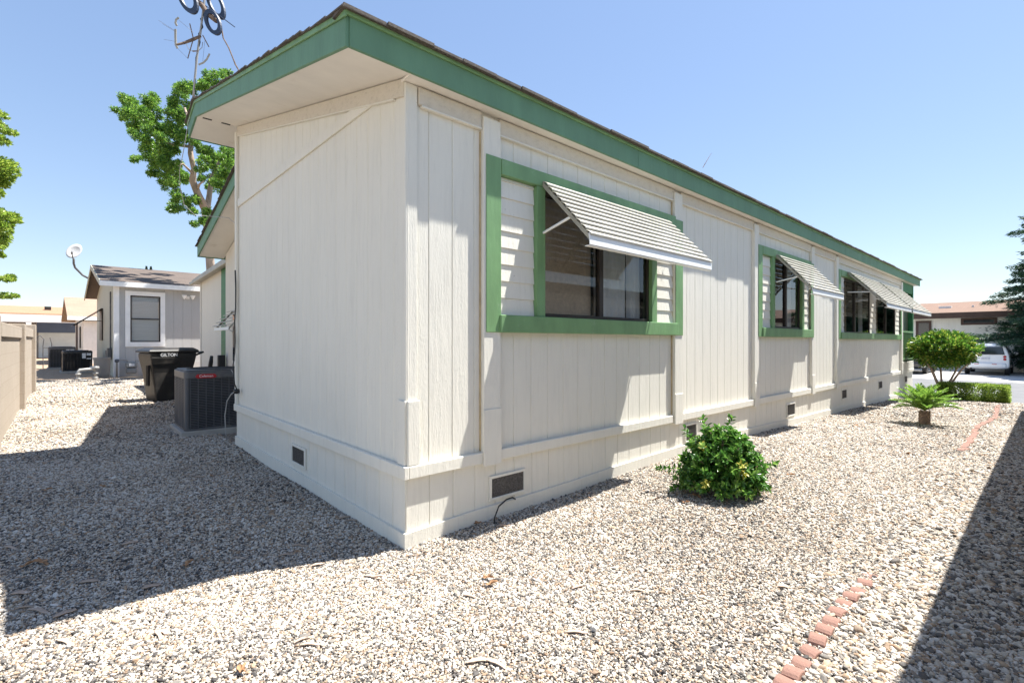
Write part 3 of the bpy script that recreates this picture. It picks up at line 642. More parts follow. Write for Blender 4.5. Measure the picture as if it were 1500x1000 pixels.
gy = MB(); gy.tube([A(318, 25), A(324, 38), A(327, 56), A(335, 70), A(341, 85), A(345, 95), A(352, 107)], [.007, .009, .008, .009, .008, .01, .008], 6); gy.build("guy_wire", M['rust'], ant)
cb = MB(); cb.tube([at(284, 155, 6.5), at(276, 178, 6.5), at(270, 215, 6.6), at(263, 250, 6.8), at(264, 275, 7.2), at(270, 300, 7.8), at(285, 315, 8.2), at(310, 317, 8.3), at(335, 319, 8.2), at(343, 326, 8.0), Vector((.6, 5.0, 3.0))], .0045, 5)
tag(cb.build("antenna_cable", M['greycable'], smooth=True), "thin slack cable drooping from the antenna mast to the set-back gable", "cable")
for px, py, d in ((1187, 331, 8.9), (1032, 238, 5.6)):
    b = MB(); p0 = at(px, py + 3, d); b.tube([p0 + Vector((0, .02, -.03)), p0 + Vector((.05, .0, .05)), p0 + Vector((.13, -.02, .16 if px < 1100 else .09))], [.004, .003, .0015], 5)
    b.tube([p0 + Vector((.03, 0, .02)), p0 + Vector((.06, .03, .03))], .002, 5)
    tag(b.build("twig", M['bark']), "bare twig lying on the roof edge above the " + ("near window" if px < 1100 else "second window"), "twig")

# ---------------------------------------------------------------- air conditioner by the home
def ac_unit(loc, W, D, H, m, label, badge, rz=0, fine=True):
    r_ = empty("air_conditioner", loc, rz, label, "air conditioner")
    box("pad", M['concrete'], r_, (-.05, W+.05, -.05, D+.05, -.06, .075), .01)
    z0, z1 = .08, H
    c_ = MB(); c_.box(.03, W-.03, .03, D-.03, z0+.02, z1-.1); c_.build("coil", M['acdark'], r_)
    b_ = MB()
    def rr(x0, x1, y0, y1, rad, n_=5):
        pts = []
        for cx_, cy_, a0 in ((x1-rad, y1-rad, 0), (x0+rad, y1-rad, 90), (x0+rad, y0+rad, 180), (x1-rad, y0+rad, 270)):
            for k in range(n_+1):
                a = R(a0 + 90*k/n_); pts.append((cx_ + rad*math.cos(a), cy_ + rad*math.sin(a), 0))
        return pts
    b_.prism(rr(0, W, 0, D, .06), (0, 0, z0), (0, 0, z0+.03)); b_.build("base_pan", m, r_, .004)
    b_ = MB(); b_.prism(rr(-.006, W+.006, -.006, D+.006, .065), (0, 0, z1-.125), (0, 0, z1-.02)); b_.prism(rr(.02, W-.02, .02, D-.02, .06), (0, 0, z1-.02), (0, 0, z1)); b_.build("top_cover", m, r_, .012, seg=3)
    for cx_, cy_ in ((.035, .035), (W-.035, .035), (.035, D-.035), (W-.035, D-.035)):
        b_ = MB(); b_.prism(rr(cx_-.035, cx_+.035, cy_-.035, cy_+.035, .03), (0, 0, z0+.03), (0, 0, z1-.125)); b_.build("corner_post", m, r_)
    g_ = MB(); nz_ = 30 if fine else 16; zz = np.linspace(z0+.045, z1-.14, nz_)
    for z in zz:
        for ya, yb in ((0.0, .014), (D-.014, D)):
            g_.hexa([(.07, ya, z), (W-.07, ya, z), (W-.07, yb, z+.006), (.07, yb, z+.006), (.07, ya, z+.008), (W-.07, ya, z+.008), (W-.07, yb, z+.013), (.07, yb, z+.013)])
        for xa, xb in ((0.0, .014), (W-.014, W)):
            g_.hexa([(xa, .07, z), (xb, .07, z+.006), (xb, D-.07, z+.006), (xa, D-.07, z), (xa, .07, z+.008), (xb, .07, z+.013), (xb, D-.07, z+.013), (xa, D-.07, z+.008)])
    for k in np.linspace(.07, W-.07, 9): g_.box(k-.005, k+.005, -.003, .005, z0+.03, z1-.125); g_.box(k-.005, k+.005, D-.005, D+.003, z0+.03, z1-.125)
    for k in np.linspace(.07, D-.07, 7): g_.box(-.003, .005, k-.005, k+.005, z0+.03, z1-.125)
    g_.build("louvre_grille", m, r_)
    t_ = MB(); t_.lathe([(.0, z1+.002), (min(W, D)*.36, z1+.002), (min(W, D)*.36, z1+.012), (min(W, D)*.40, z1+.008), (min(W, D)*.40, z1-.01)], (W/2, D/2, 0), 28); t_.build("fan_guard", M['acdark'], r_)
    if badge:
        bd = MB(); bd.prism([(.13, -.016, z1-.10), (.155, -.016, z1-.062), (.385, -.016, z1-.062), (.41, -.016, z1-.10), (.385, -.016, z1-.122), (.155, -.016, z1-.122)], (0, 0, 0), (0, .012, 0)); bdo = bd.build("badge", M['red'], r_, .003)
        mw = Matrix.Translation((.27, -.018, z1-.092)) @ Matrix.Rotation(R(90), 4, 'X'); text_mesh("badge_lettering", "Coleman", .05, M['silver'], bdo, mw)
        wr = MB(); wr.tube([(.60, -.012, z1-.015), (.625, -.014, z1-.05), (.635, -.012, z1-.12)], .004, 5); wr.build("tag_wire", M['silver'], r_)
    else:
        for a, b, c2, d2 in ((.52, .62, .55, .75), (.64, .76, .66, .75), (.64, .76, .52, .56)): box("sticker", M['plate'], r_, (W*a/.8, W*b/.8, -.012, -.008, c2*H/.85, d2*H/.85), 0)
    return r_
ac_unit((-.40, 5.62, gz(-.4, 5.6)), .95, .95, .97, M['acgrey'], "grey air conditioner with red badge beside the gable end", True)

# ---------------------------------------------------------------- shed behind, bin
shed = empty("storage_shed", (1.2, 9.0, .1), 0, "cream storage shed with green corner board and white metal roof edge", "shed")
groove_wall(fX(0), .0, 4.75, lambda u: -.2, lambda u: 3.2 - .03*u, gr).build("wall", M['cream'], shed)
groove_wall(fY(4.75), .0, 4, lambda u: -.2, lambda u: 3.0, gr).build("wall", M['cream'], shed)
box("green_board", M['dkgreen'], shed, (-.03, .0, 1.55, 2.05, -.1, 3.1)); box("corner_board", M['cream'], shed, (-.02, .0, 4.65, 4.76, -.1, 3.05))
r_ = MB(); r_.hexa([(-.12, -.2, 3.16), (5, -.2, 3.16), (5, 5.35, 3.0), (-.12, 5.35, 3.0), (-.12, -.2, 3.34), (5, -.2, 3.34), (5, 5.35, 3.14), (-.12, 5.35, 3.14)]); r_.build("roof", M['metalwhite'], shed, .01)
r_ = MB(); r_.hexa([(-.2, -.2, 3.12), (-.12, -.2, 3.12), (-.12, 5.37, 2.96), (-.2, 5.37, 2.96), (-.2, -.2, 3.22), (-.12, -.2, 3.22), (-.12, 5.37, 3.05), (-.2, 5.37, 3.05)]); r_.build("gutter", M['metalwhite'], shed, .012)
b = MB(); b.box(.62, .74, 8.55, 8.68, .75, 1.12); tag(b.build("meter_box", M['black'], bevel=.01), "small black box on the set-back wall above the air conditioner", "box")
b = MB(); q0 = at(307, 548, 12.4); b.tube([q0 - Vector((0, 0, .6)), q0 + Vector((0, 0, .1)), at(309, 530, 12.4), at(310, 521, 12.4)], [.05, .05, .05, .035], 10); b.lathe([(0, 0), (.06, 0), (.06, .03), (0, .03)], q0, 10)
tag(b.build("black_pipe", M['black'], smooth=True), "stubby black pipe standing by the cream shed wall", "pipe")

bn = empty("wheeled_bin", (-.38, 9.85, gz(-.4, 10)), R(14), "black wheeled rubbish bin with white lettering near the grey house", "bin"); bn.scale = (.93, .95, 1)
bd = MB()
def ring4(x0, x1, y0, y1, z): return [(x0, y0, z), (x1, y0, z), (x1, y1, z), (x0, y1, z)]
secs = [ring4(.13, .80, .05, .58, .0), ring4(.06, .88, .03, .62, .62), ring4(.03, .92, .0, .66, .80), ring4(.0, .95, -.02, .68, .96), ring4(.0, .96, -.02, .68, 1.05)]
vs = [p for s in secs for p in s]; bd.add(vs, [(0, 3, 2, 1), (16, 17, 18, 19)] + [(4*i+j, 4*i+(j+1) % 4, 4*i+4+(j+1) % 4, 4*i+4+j) for i in range(4) for j in range(4)])
bd.build("body", M['bin'], bn, .03, seg=3)
ld = MB(); vs = ring4(-.05, 1.0, -.05, .71, 1.055) + ring4(-.04, 1.0, -.04, .70, 1.10) + ring4(.1, .92, .06, .60, 1.155)
ld.add(vs, [(0, 3, 2, 1), (8, 9, 10, 11)] + [(4*i+j, 4*i+(j+1) % 4, 4*i+4+(j+1) % 4, 4*i+4+j) for i in range(2) for j in range(4)])
ld.build("lid", M['bin'], bn, .018, seg=3)
hd = MB(); hd.tube([(.95, .06, .98), (1.13, .06, 1.05), (1.13, .60, 1.05), (.95, .60, .98)], .022, 8); hd.build("handle", M['bin'], bn, smooth=True)
bp = MB(); bp.hexa([(.02, -.012, .80), (.55, -.012, .80), (.45, .018, .80), (.04, .018, .80), (.0, -.045, .95), (.62, -.03, .95), (.62, -.005, .95), (.0, -.005, .95)]); bp.build("side_ledge", M['bin'], bn, .015)
sl_ = MB(); sl_.box(-.012, .03, .10, .2, .35, .78); sl_.build("front_slot", M['dark'], bn)
for y in (.0, .61):
    wh = MB(); wh.lathe([(0, -.03), (.10, -.03), (.13, -.015), (.13, .015), (.10, .03), (0, .03)], (.80, y + .03, .13), 20, 'y'); wh.build("wheel", M['black'], bn)
mw = Matrix.Translation((.36, -.036, 1.0)) @ Matrix.Rotation(R(90), 4, 'X'); text_mesh("lettering", "GILTON", .095, M['silver'], bn, mw)

# ---------------------------------------------------------------- block wall on the left
bw = empty("block_wall", (-2.34, 6.2, 0), 0, "tan concrete block boundary wall with pilasters and capped top", "wall")
for y0, y1, zt in ((.25, 4.0, 1.66), (4.3, 8.1, 1.70)):
    MB().box(-.2, 0, y0, y1, -.1, zt-.2).build("wall_panel", M['block'], bw)
    MB().box(-.215, .03, y0, y1, zt-.198, zt).build("cap_course", M['block'], bw, .008)
for y, zt in ((0, 1.74), (4.15, 1.73), (8.25, 1.82)):
    MB().box(-.3, .03 if y == 0 else .075, y-.15+(.02 if y == 0 else 0), y+.15, -.1, zt).build("pilaster", M['block'], bw, .01)

# ---------------------------------------------------------------- grey house
GH = empty("grey_house", (-.40, 20.15, .1), R(1.5), "grey sided house with white trimmed window and brown shingle roof", "house")
gl, gd, ge = 14.0, 8.4, 3.42
groove_wall(fY(0), 0, gl, lambda u: -.15, lambda u: ge, [i*.3 for i in range(1, 46)], [(.45, 1.37, 1.28, 3.02)]).build("wall", M['greysiding'], GH)
ym, zr = gd/2 + .1, 4.34
groove_wall(fX(0), 0, gd, lambda u: -.15, lambda u: ge + (zr-ge)*(1-abs(u-ym)/ym), [i*.3 for i in range(1, 28)]).build("side_wall", M['greenbeige'], GH)
box("skirting", M['greysiding'], GH, (.0, gl, -.02, -.002, -.15, .52)); box("skirting", M['greenbeige'], GH, (-.02, -.002, .0, gd, -.15, .52))
box("corner_board", M['whitetrim'], GH, (-.02, .13, -.035, -.003, .0, ge)); box("corner_board", M['whitetrim'], GH, (-.03, -.003, -.03, .1, .0, ge))
for s, nm in ((1, 'front'), (-1, 'rear')):
    r_ = MB(); y0 = -.32 if s == 1 else gd + .5; z0 = ge - .02
    r_.hexa([(-.42, y0, z0), (gl, y0, z0), (gl, ym, zr + .12), (-.42, ym, zr + .12), (-.42, y0, z0+.09), (gl, y0, z0+.09), (gl, ym, zr+.21), (-.42, ym, zr+.21)]); r_.build("roof", shingle('brown_shingles_' + nm, ((.07, .055, .045), (.135, .10, .08))), GH)
    q = MB(); q.hexa([(-.45, y0, z0-.10), (-.42, y0, z0-.10), (-.42, ym, zr+.02), (-.45, ym, zr+.02), (-.45, y0, z0+.085), (-.42, y0, z0+.085), (-.42, ym, zr+.205), (-.45, ym, zr+.205)]); q.build("barge_board", M['greenbeige'], GH)
box("fascia", M['whitetrim'], GH, (-.45, gl, -.35, -.322, ge-.13, ge+.05)); box("soffit", M['whitetrim'], GH, (-.42, gl, -.32, 0, ge-.03, ge-.021), 0)
w = empty("window", (0, 0, 0)); w.parent = GH
f = MB(); f.box(.30, 1.52, -.04, -.004, 1.10, 1.28); f.box(.30, 1.52, -.04, -.004, 3.02, 3.18); f.box(.30, .45, -.038, -.004, 1.28, 3.02); f.box(1.37, 1.52, -.038, -.004, 1.28, 3.02); f.build("casing", M['whitetrim'], w, .004)
f = MB(); f.box(.45, 1.37, -.02, .05, 1.28, 1.32); f.box(.45, 1.37, -.02, .05, 2.98, 3.02); f.box(.45, .49, -.018, .05, 1.32, 2.98); f.box(1.33, 1.37, -.018, .05, 1.32, 2.98); f.box(.49, 1.33, -.016, .05, 2.12, 2.17); f.build("sash", M['bronze'], w)
MB().quad((.49, .0, 1.32), (1.33, .0, 1.32), (1.33, .0, 2.98), (.49, .0, 2.98)).build("pane", M['glass'], w)
bl_ = MB()
for z in np.arange(1.32, 2.98, .05): bl_.hexa([(.49, .05, z), (1.33, .05, z), (1.33, .09, z+.02), (.49, .09, z+.02), (.49, .05, z+.004), (1.33, .05, z+.004), (1.33, .092, z+.05), (.49, .092, z+.05)])
bl_.build("blind", M['blind'], w)
fl = empty("floodlight", (0, 0, 0)); fl.parent = GH
MB().box(2.2, 2.32, -.06, -.004, 2.98, 3.1).build("base", M['whitetrim'], fl, .005)
for dx in (-.14, .14): MB().lathe([(.02, 0), (.035, .03), (.085, .14), (.09, .16), (0, .16)], (2.26 + dx, -.18, 2.96), 14).build("lamp_head", M['whitetrim'], fl, smooth=True)
# window on the shaded side with a propped awning
w = empty("side_window", (0, 0, 0)); w.parent = GH
box("frame", M['bronze'], w, (-.05, -.002, 4.9, 6.1, 1.35, 2.75)); ar = MB(); ar.tube([(-.05, 5.2, 2.7), (-.95, 5.2, 1.98)], .022, 6); ar.tube([(-.05, 5.2, 2.2), (-.75, 5.2, 2.2)], .016, 6); ar.build("awning_arm", M['bronze'], w)
q = MB(); q.hexa([(-.05, 4.9, 2.74), (-1.0, 4.9, 1.96), (-1.0, 6.2, 1.96), (-.05, 6.2, 2.74), (-.05, 4.9, 2.76), (-1.0, 4.9, 1.98), (-1.0, 6.2, 1.98), (-.05, 6.2, 2.76)]); q.build("awning_sheet", M['bronze'], w)
cd = MB(); cd.tube([(-.04, 1.1, .9), (-.04, 1.1, 3.2)], .025, 8); cd.box(-.14, -.02, .95, 1.3, .62, 1.05); cd.box(-.12, -.02, 1.9, 2.15, .6, .95); cd.tube([(-.06, 1.1, .62), (-.08, 1.05, .3), (-.2, 1.3, .15), (-.1, 2.0, .3), (-.06, 2.0, .6)], .02, 6); cd.build("conduit", M['acgrey'], GH)

ds = empty("satellite_dish", at(134, 411, 23.2), 0, "white satellite dish on a bent arm at the grey house gable", "satellite dish")
O = ds.location.copy(); D_ = lambda px, py, d: at(px, py, d) - O
MB().tube([D_(136, 411, 23.2), D_(121, 403, 23), D_(110, 392, 22.8), D_(108, 386, 22.7), D_(108, 379, 22.6)], .045, 8).build("mounting_arm", M['acgrey'], ds, smooth=True)
dd = MB(); nrm = (RIGHT*.5 - FWD*.75 + UP*.3).normalized(); ctr = D_(109, 369, 22.4); u = nrm.cross(UP).normalized(); v = u.cross(nrm).normalized(); n_ = 28; vs = []
for sgn in (0, .02):
    for rr in (0, .33, .66, 1):
        for k in range(n_):
            a = 2*math.pi*k/n_; vs.append(ctr + (u*.9 + v*.43)*(.25*rr*math.cos(a)) + (v*.9 - u*.43)*(.38*rr*math.sin(a)) + nrm*(.10*rr*rr - sgn))
fs = [(l*4*n_ + i*n_+k, l*4*n_ + i*n_+(k+1) % n_, l*4*n_ + (i+1)*n_+(k+1) % n_, l*4*n_ + (i+1)*n_+k) for l in (0, 1) for i in range(3) for k in range(n_)] + [(3*n_+k, 3*n_+(k+1) % n_, 7*n_+(k+1) % n_, 7*n_+k) for k in range(n_)]
dd.add(vs, fs); dd.build("reflector", M['dish'], ds, smooth=True)
fa = MB(); e0 = ctr - v*.38; e1 = ctr + nrm*.55 - v*.35; fa.tube([e0, e0 + nrm*.2 - v*.06, e1], .022, 6); fa.tube([e1, e1 + v*.12 - nrm*.08], .045, 8); fa.build("feed_arm", M['acgrey'], ds)

# meters, tank, pipes beside the grey house
gm_ = empty("gas_meter", (-.42, 19.75, .1), 0, "grey gas meter with pipes at the foot of the grey house", "gas meter")
MB().box(.32, .64, -.02, .16, .12, .34).build("meter_body", M['meter'], gm_, .06, seg=3)
MB().box(.30, .66, -.05, .17, .345, .54).build("meter_case", M['meter'], gm_, .04, seg=3); MB().box(.40, .56, -.062, -.052, .40, .49).build("dial", M['plate'], gm_, .003)
pi_ = MB(); pi_.tube([(.06, .05, 0), (.06, .05, .6), (.1, .05, .64), (.36, .05, .62), (.36, .05, .5)], .028, 8); pi_.tube([(.6, .05, .5), (.6, .05, .6), (.8, .05, .58), (.85, .08, .2), (.85, .1, .0)], .022, 8); pi_.tube([(.8, .05, .56), (.95, .0, .4), (1.05, .05, .1)], .015, 6)
pi_.build("pipework", M['galv'], gm_, smooth=True); MB().lathe([(0, -.03), (.06, -.03), (.07, 0), (.06, .03), (0, .03)], (.06, -.01, .6), 14, 'y').build("regulator", M['acgrey'], gm_, smooth=True)
tk = MB(); tk.lathe([(0, 0), (.19, 0), (.215, .08), (.235, .6), (.25, .66), (.25, .70), (.22, .70), (.2, .66), (0, .66)], (-.78, 19.5, .14), 24)
tag(tk.build("storage_tub", M['tank'], smooth=False), "grey beige plastic tub at the corner of the grey house", "tub")
up = MB(); up.tube([(-1.42, 18.6, .06), (-1.42, 18.6, .40), (-1.38, 18.6, .46), (-1.05, 18.75, .48), (-.98, 18.8, .42), (-.98, 18.8, .05)], .05, 8); up.tube([(-1.42, 18.6, .12), (-1.2, 18.45, .1)], .045, 8)
for z in (.15, .3): up.lathe([(0, 0), (.075, 0), (.075, .05), (0, .05)], (-1.42, 18.6, z), 10); up.lathe([(0, 0), (.075, 0), (.075, .05), (0, .05)], (-.98, 18.8, z), 10)
up.lathe([(0, 0), (.13, 0), (.13, .1), (0, .12)], (-1.0, 18.8, .46), 10)
tag(up.build("backflow_pipe", M['galv'], smooth=True), "pale arched water pipe standing in gravel before the black air conditioner", "pipe")
ac_unit((-1.85, 24.3, .1), .95, .95, .92, M['cardark'], "black air conditioner with white stickers beside the grey house", False, R(2), False)
ac_unit((-2.35, 28.2, .1), .95, .95, 1.05, M['acgrey'], "dark grey air conditioner farther back behind the black one", False, 0, False)
ht = MB(); hx, hy = -2.55, 29.4
ht.tube([(hx, hy, .12), (hx, hy, 1.2), (hx+.03, hy, 1.5), (hx-.1, hy, 1.68), (hx-.25, hy, 1.55), (hx-.16, hy, 1.25)], .02, 6); ht.tube([(hx+.3, hy, .12), (hx+.3, hy, 1.3), (hx+.24, hy, 1.58)], .02, 6)
for z in (.3, .7, 1.1): ht.tube([(hx, hy, z), (hx+.3, hy, z)], .015, 6)
ht.lathe([(0, -.04), (.16, -.04), (.16, .04), (0, .04)], (hx-.35, hy-.1, .26), 14, 'x')
tag(ht.build("hand_truck", M['acgrey'], smooth=False), "grey hand truck with looped handles by the farther air conditioner", "hand truck")

# cream house beyond
CH = empty("cream_house", (-1.02, 34.4, .1), R(2), "small cream house with peaked gable and pale tan roof beyond the grey one", "house")
groove_wall(fY(0), 0, 9, lambda u: -.3, lambda u: 2.75, [i*.4 for i in range(1, 22)]).build("wall", M['whitetrim'], CH)
groove_wall(fX(0), 0, 8, lambda u: -.3, lambda u: 2.75 + 1.1*(1-abs(u-4)/4), [i*.4 for i in range(1, 20)]).build("side_wall", M['cream'], CH)
for s in (1, -1):
    y0 = -.35 if s == 1 else 8.5
    r_ = MB(); r_.hexa([(-.7, y0, 2.62), (9, y0, 2.62), (9, 4, 3.95), (-.7, 4, 3.95), (-.7, y0, 2.74), (9, y0, 2.74), (9, 4, 4.07), (-.7, 4, 4.07)]); r_.build("roof", shingle('tan_shingles_%d' % (s+1), ((.25, .17, .12), (.33, .23, .165))), CH)
box("fascia", M['blind'], CH, (-.7, 9, -.40, -.352, 2.5, 2.72)); box("window_frame", M['bronze'], CH, (-.05, -.002, 2.0, 2.7, .9, 2.2)); box("shutter", M['brownpaint'], CH, (-.06, -.002, 5.2, 6.2, .2, 2.5))

# far house with carport
FH = empty("carport_house", (-14, 50, .1), 0, "far orange-roofed house with white carport posts and pale blue door", "house")
r_ = MB(); r_.hexa([(0, -.5, 3.35), (15, -.5, 3.35), (15, 5, 4.15), (0, 5, 4.15), (0, -.5, 3.45), (15, -.5, 3.45), (15, 5, 4.27), (0, 5, 4.27)]); r_.build("roof", shingle('orange_brown_shingles', ((.30, .16, .09), (.38, .21, .125))), FH)
box("roof_vent", M['bronze'], FH, (10.9, 11.3, 2.2, 2.6, 3.8, 4.15)); box("carport_fascia", M['whitetrim'], FH, (0, 15, -2.6, -2.5, 2.72, 3.25)); box("carport_roof", M['whitetrim'], FH, (0, 15, -2.5, -.4, 3.12, 3.2))
box("wall", M['greysiding'], FH, (0, 15, 2.0, 2.2, -.3, 3.4))
for x in (2.4, 6.2, 10.05): box("carport_post", M['whitetrim'], FH, (x, x+.28, -2.6, -2.45, -.3, 2.75))
box("door", pm('pale_blue_grey_door', (.68, .76, .79), .6, .05), FH, (10.6, 14.2, .9, 1.0, .0, 2.1)); box("header", pm('slate_blue_paint', (.10, .15, .26), .6, .08), FH, (10.5, 14.6, .8, .88, 2.0, 2.9))

# ---------------------------------------------------------------- neighbour along the right (outside the frame; casts the shade on the gravel)
NH = empty("neighbour_house", (-.5, -3.2, 0), 0, "beige neighbouring mobile home whose eave shades the right gravel strip", "mobile home")
groove_wall(fY(0), 0, 15, lambda u: -.4, lambda u: 2.3, [i*.3 for i in range(1, 50)]).build("wall", M['cream'], NH)
groove_wall(fX(0), -5, 0, lambda u: -.4, lambda u: 2.3 - .08*u, []).build("end_wall", M['cream'], NH)
groove_wall(fX(15), -5, 0, lambda u: -.4, lambda u: 2.3 - .08*u, []).build("end_wall", M['cream'], NH)
r_ = MB(); r_.hexa([(-.3, .31, 2.3), (15.4, .31, 2.3), (15.4, -5, 2.75), (-.3, -5, 2.75), (-.3, .31, 2.44), (15.4, .31, 2.44), (15.4, -5, 2.9), (-.3, -5, 2.9)]); r_.build("roof", M['roof'], NH)
for x in (3, 7.5, 11.5): box("window_frame", M['whitetrim'], NH, (x, x+1.5, .002, .04, 1.1, 2.2)); box("window_pane", M['carglass'], NH, (x+.07, x+1.43, .041, .045, 1.17, 2.13), 0)

# ---------------------------------------------------------------- house across the street
AH = empty("brown_roofed_house", (38, -14, -.34), 0, "white house with brown shingle roof and dark trim across the street", "house")
groove_wall(fX(0), 0, 22, lambda u: -.2, lambda u: 3.3, [i*.3 for i in range(1, 73)], [(16.2, 16.75, 1.9, 3.0)]).build("wall", M['white'], AH)
r_ = MB(); r_.hexa([(-.5, -1, 3.38), (-.5, 23, 3.38), (4.5, 23, 4.28), (4.5, -1, 4.28), (-.5, -1, 3.46), (-.5, 23, 3.46), (4.5, 23, 4.38), (4.5, -1, 4.38)]); r_.build("roof", shingle('reddish_brown_shingles', ((.15, .088, .06), (.205, .125, .088))), AH)
box("fascia", M['brownpaint'], AH, (-.55, -.5, -1, 23, 3.13, 3.47)); box("soffit", M['brownpaint'], AH, (-.5, 0, -1, 23, 3.3, 3.32), 0)
def far_window(y0, y1, z0, z1):
    w = empty("window", (0, 0, 0)); w.parent = AH
    f = MB(); f.box(-.06, .0, y0, y1, z0, z0+.1); f.box(-.06, 0, y0, y1, z1-.1, z1); f.box(-.06, 0, y0, y0+.12, z0+.1, z1-.1); f.box(-.06, 0, y1-.12, y1, z0+.1, z1-.1); f.build("frame", M['brownpaint'], w)
    box("pane", M['carglass'], w, (-.03, -.005, y0+.12, y1-.12, z0+.1, z1-.1), 0)
far_window(16.1, 16.85, 1.85, 3.02); far_window(13.2, 14.75, 2.72, 3.12)
for y, a in ((15.55, .5), (14.35, .15)): box("roof_vent", M['whitetrim'], AH, (1.6, 1.6 + a, y-.2 if a > .2 else y-.05, y + .4 if a > .2 else y+.05, 3.5, 3.98), .01)

# ---------------------------------------------------------------- cars
def make_car(paint, label):
    c = empty("parked_car", (0, 0, 0), 0, label, "car")
    # stations along the length from tail (x=0) to nose; ring of (half width, z)
    def sec(x, zb, zw, zr, wb, ww, wr):
        pts = [(wb*.9, zb), (wb, zb+.12), (wb*1.0, (zb+zw)/2), (ww, zw), ]
        pts += [(wr + (ww-wr)*.35, zw + (zr-zw)*.55), (wr, zr-.10), (wr*.82, zr-.02), (0, zr)]
        full = [(x, -a, z) for a, z in pts] + [(x, a, z) for a, z in pts[-2::-1]]
        return full
    S = [sec(.0, .36, .98, 1.48, .84, .84, .68), sec(.06, .30, 1.0, 1.58, .87, .86, .70), sec(.7, .24, 1.02, 1.60, .87, .87, .69), sec(1.6, .22, 1.02, 1.60, .87, .87, .69), sec(2.5, .22, 1.02, 1.54, .87, .86, .66),
         sec(3.1, .22, 1.0, 1.12, .87, .85, .70), sec(3.7, .22, .94, 1.02, .86, .82, .62), sec(4.25, .26, .82, .90, .82, .74, .55), sec(4.45, .34, .70, .76, .70, .6, .42)]
    b = MB(); n_ = len(S[0]); vs = [p for s in S for p in s]
    fs = [(i*n_+k, i*n_+(k+1) % n_, (i+1)*n_+(k+1) % n_, (i+1)*n_+k) for i in range(len(S)-1) for k in range(n_)] + [list(range(n_))[::-1], [(len(S)-1)*n_+k for k in range(n_)]]
    b.add(vs, fs); bo = b.build("body", paint, c, smooth=True)
    sb = bo.modifiers.new("sub", 'SUBSURF'); sb.levels = 2; sb.render_levels = 2
    g = MB(); g.prism([(-.035, -.70, 1.03), (-.035, .70, 1.03), (.0, .61, 1.42), (.0, -.61, 1.42)], (-.018, 0, 0), (.1, 0, 0)); g.build("rear_window", M['carglass'], c, .02)
    for s in (-1, 1):
        for x0, x1 in ((.42, 1.2), (1.28, 2.05), (2.13, 2.75)):
            g = MB(); g.prism([(x0, s*.845, 1.06), (x1, s*.845, 1.06), (x1-(.25 if x0 > 2 else .03), s*.725, 1.45), (x0+.06, s*.725, 1.45)], (0, -.02*s, 0), (0, .012*s, 0)); g.build("side_window", M['carglass'], c, .012)
        for z in (.80, .93):
            t = MB(); t.lathe([(0, -.05), (.05, -.045), (.062, 0), (.062, .06), (0, .06)], (-.0, s*.70, z), 16, 'x'); t.build("taillight", M['taillight'], c, smooth=True)
        mi = MB(); mi.lathe([(0, -.07), (.08, -.07), (.1, 0), (.05, .09), (0, .1)], (2.75, s*1.0, 1.06), 12, 'x'); mi.box(2.72, 2.80, s*.85-.03, s*.95+.03, 1.02, 1.06); mi.build("mirror", paint, c, smooth=False)
        for x in (.85, 3.5):
            w = MB(); w.lathe([(.2, -.10), (.29, -.10), (.33, -.07), (.33, .07), (.29, .10), (.2, .10)], (x, s*.76, .33), 28, 'y'); wo = w.build("wheel", M['black'], c, smooth=False)
            r_ = MB(); r_.lathe([(0, -.06), (.18, -.07), (.21, -.095), (.21, .095), (.18, .07), (0, .06)], (x, s*.76, .33), 20, 'y'); r_.build("rim", M['alu'], wo)
    bp_ = MB(); bp_.prism([(-.08, -.72, .38), (-.12, -.60, .40), (-.14, 0, .40), (-.12, .60, .40), (-.08, .72, .38), (.2, .84, .38), (.2, -.84, .38)], (0, 0, 0), (0, 0, .22)); bp_.build("rear_bumper", paint, c, .05, seg=4)
    for y in (-.33, .33): MB().box(-.150, -.135, y-.09, y+.09, .55, .575).build("reflector", M['taillight'], c)
    pl = MB(); pl.box(-.035, -.02, -.155, .155, .76, .92); po_ = pl.build("licence_plate", M['plate'], c, .004)
    mw = Matrix.Translation((-.037, 0, .835)) @ Matrix.Rotation(R(-90), 4, 'Z') @ Matrix.Rotation(R(90), 4, 'X'); text_mesh("plate_lettering", "6NHG133", .075, M['bluetext'], po_, mw)
    wi = MB(); wi.tube([(-.055, .0, 1.04), (-.065, -.05, 1.08), (-.055, -.35, 1.13)], .012, 6); wi.build("wiper", M['black'], c)
    ex = MB(); ex.lathe([(0, 0), (.04, 0), (.04, .15), (0, .15)], (-.1, .55, .33), 12, 'x'); ex.build("exhaust", M['black'], c)
    hn = MB(); hn.box(-.03, -.01, -.35, .35, .955, .985); hn.build("tailgate_handle", paint, c, .006)
    return c
car = make_car(M['carwhite'], "white wagon with round red tail lights parked in pale driveway"); car.location = (33.3, -.62, -.335); car.scale = (1, 1, 1.035)
car2 = make_car(M['cardark'], "dark car half hidden behind the small round-headed tree"); car2.location = (31.5, 2.4, -.335)

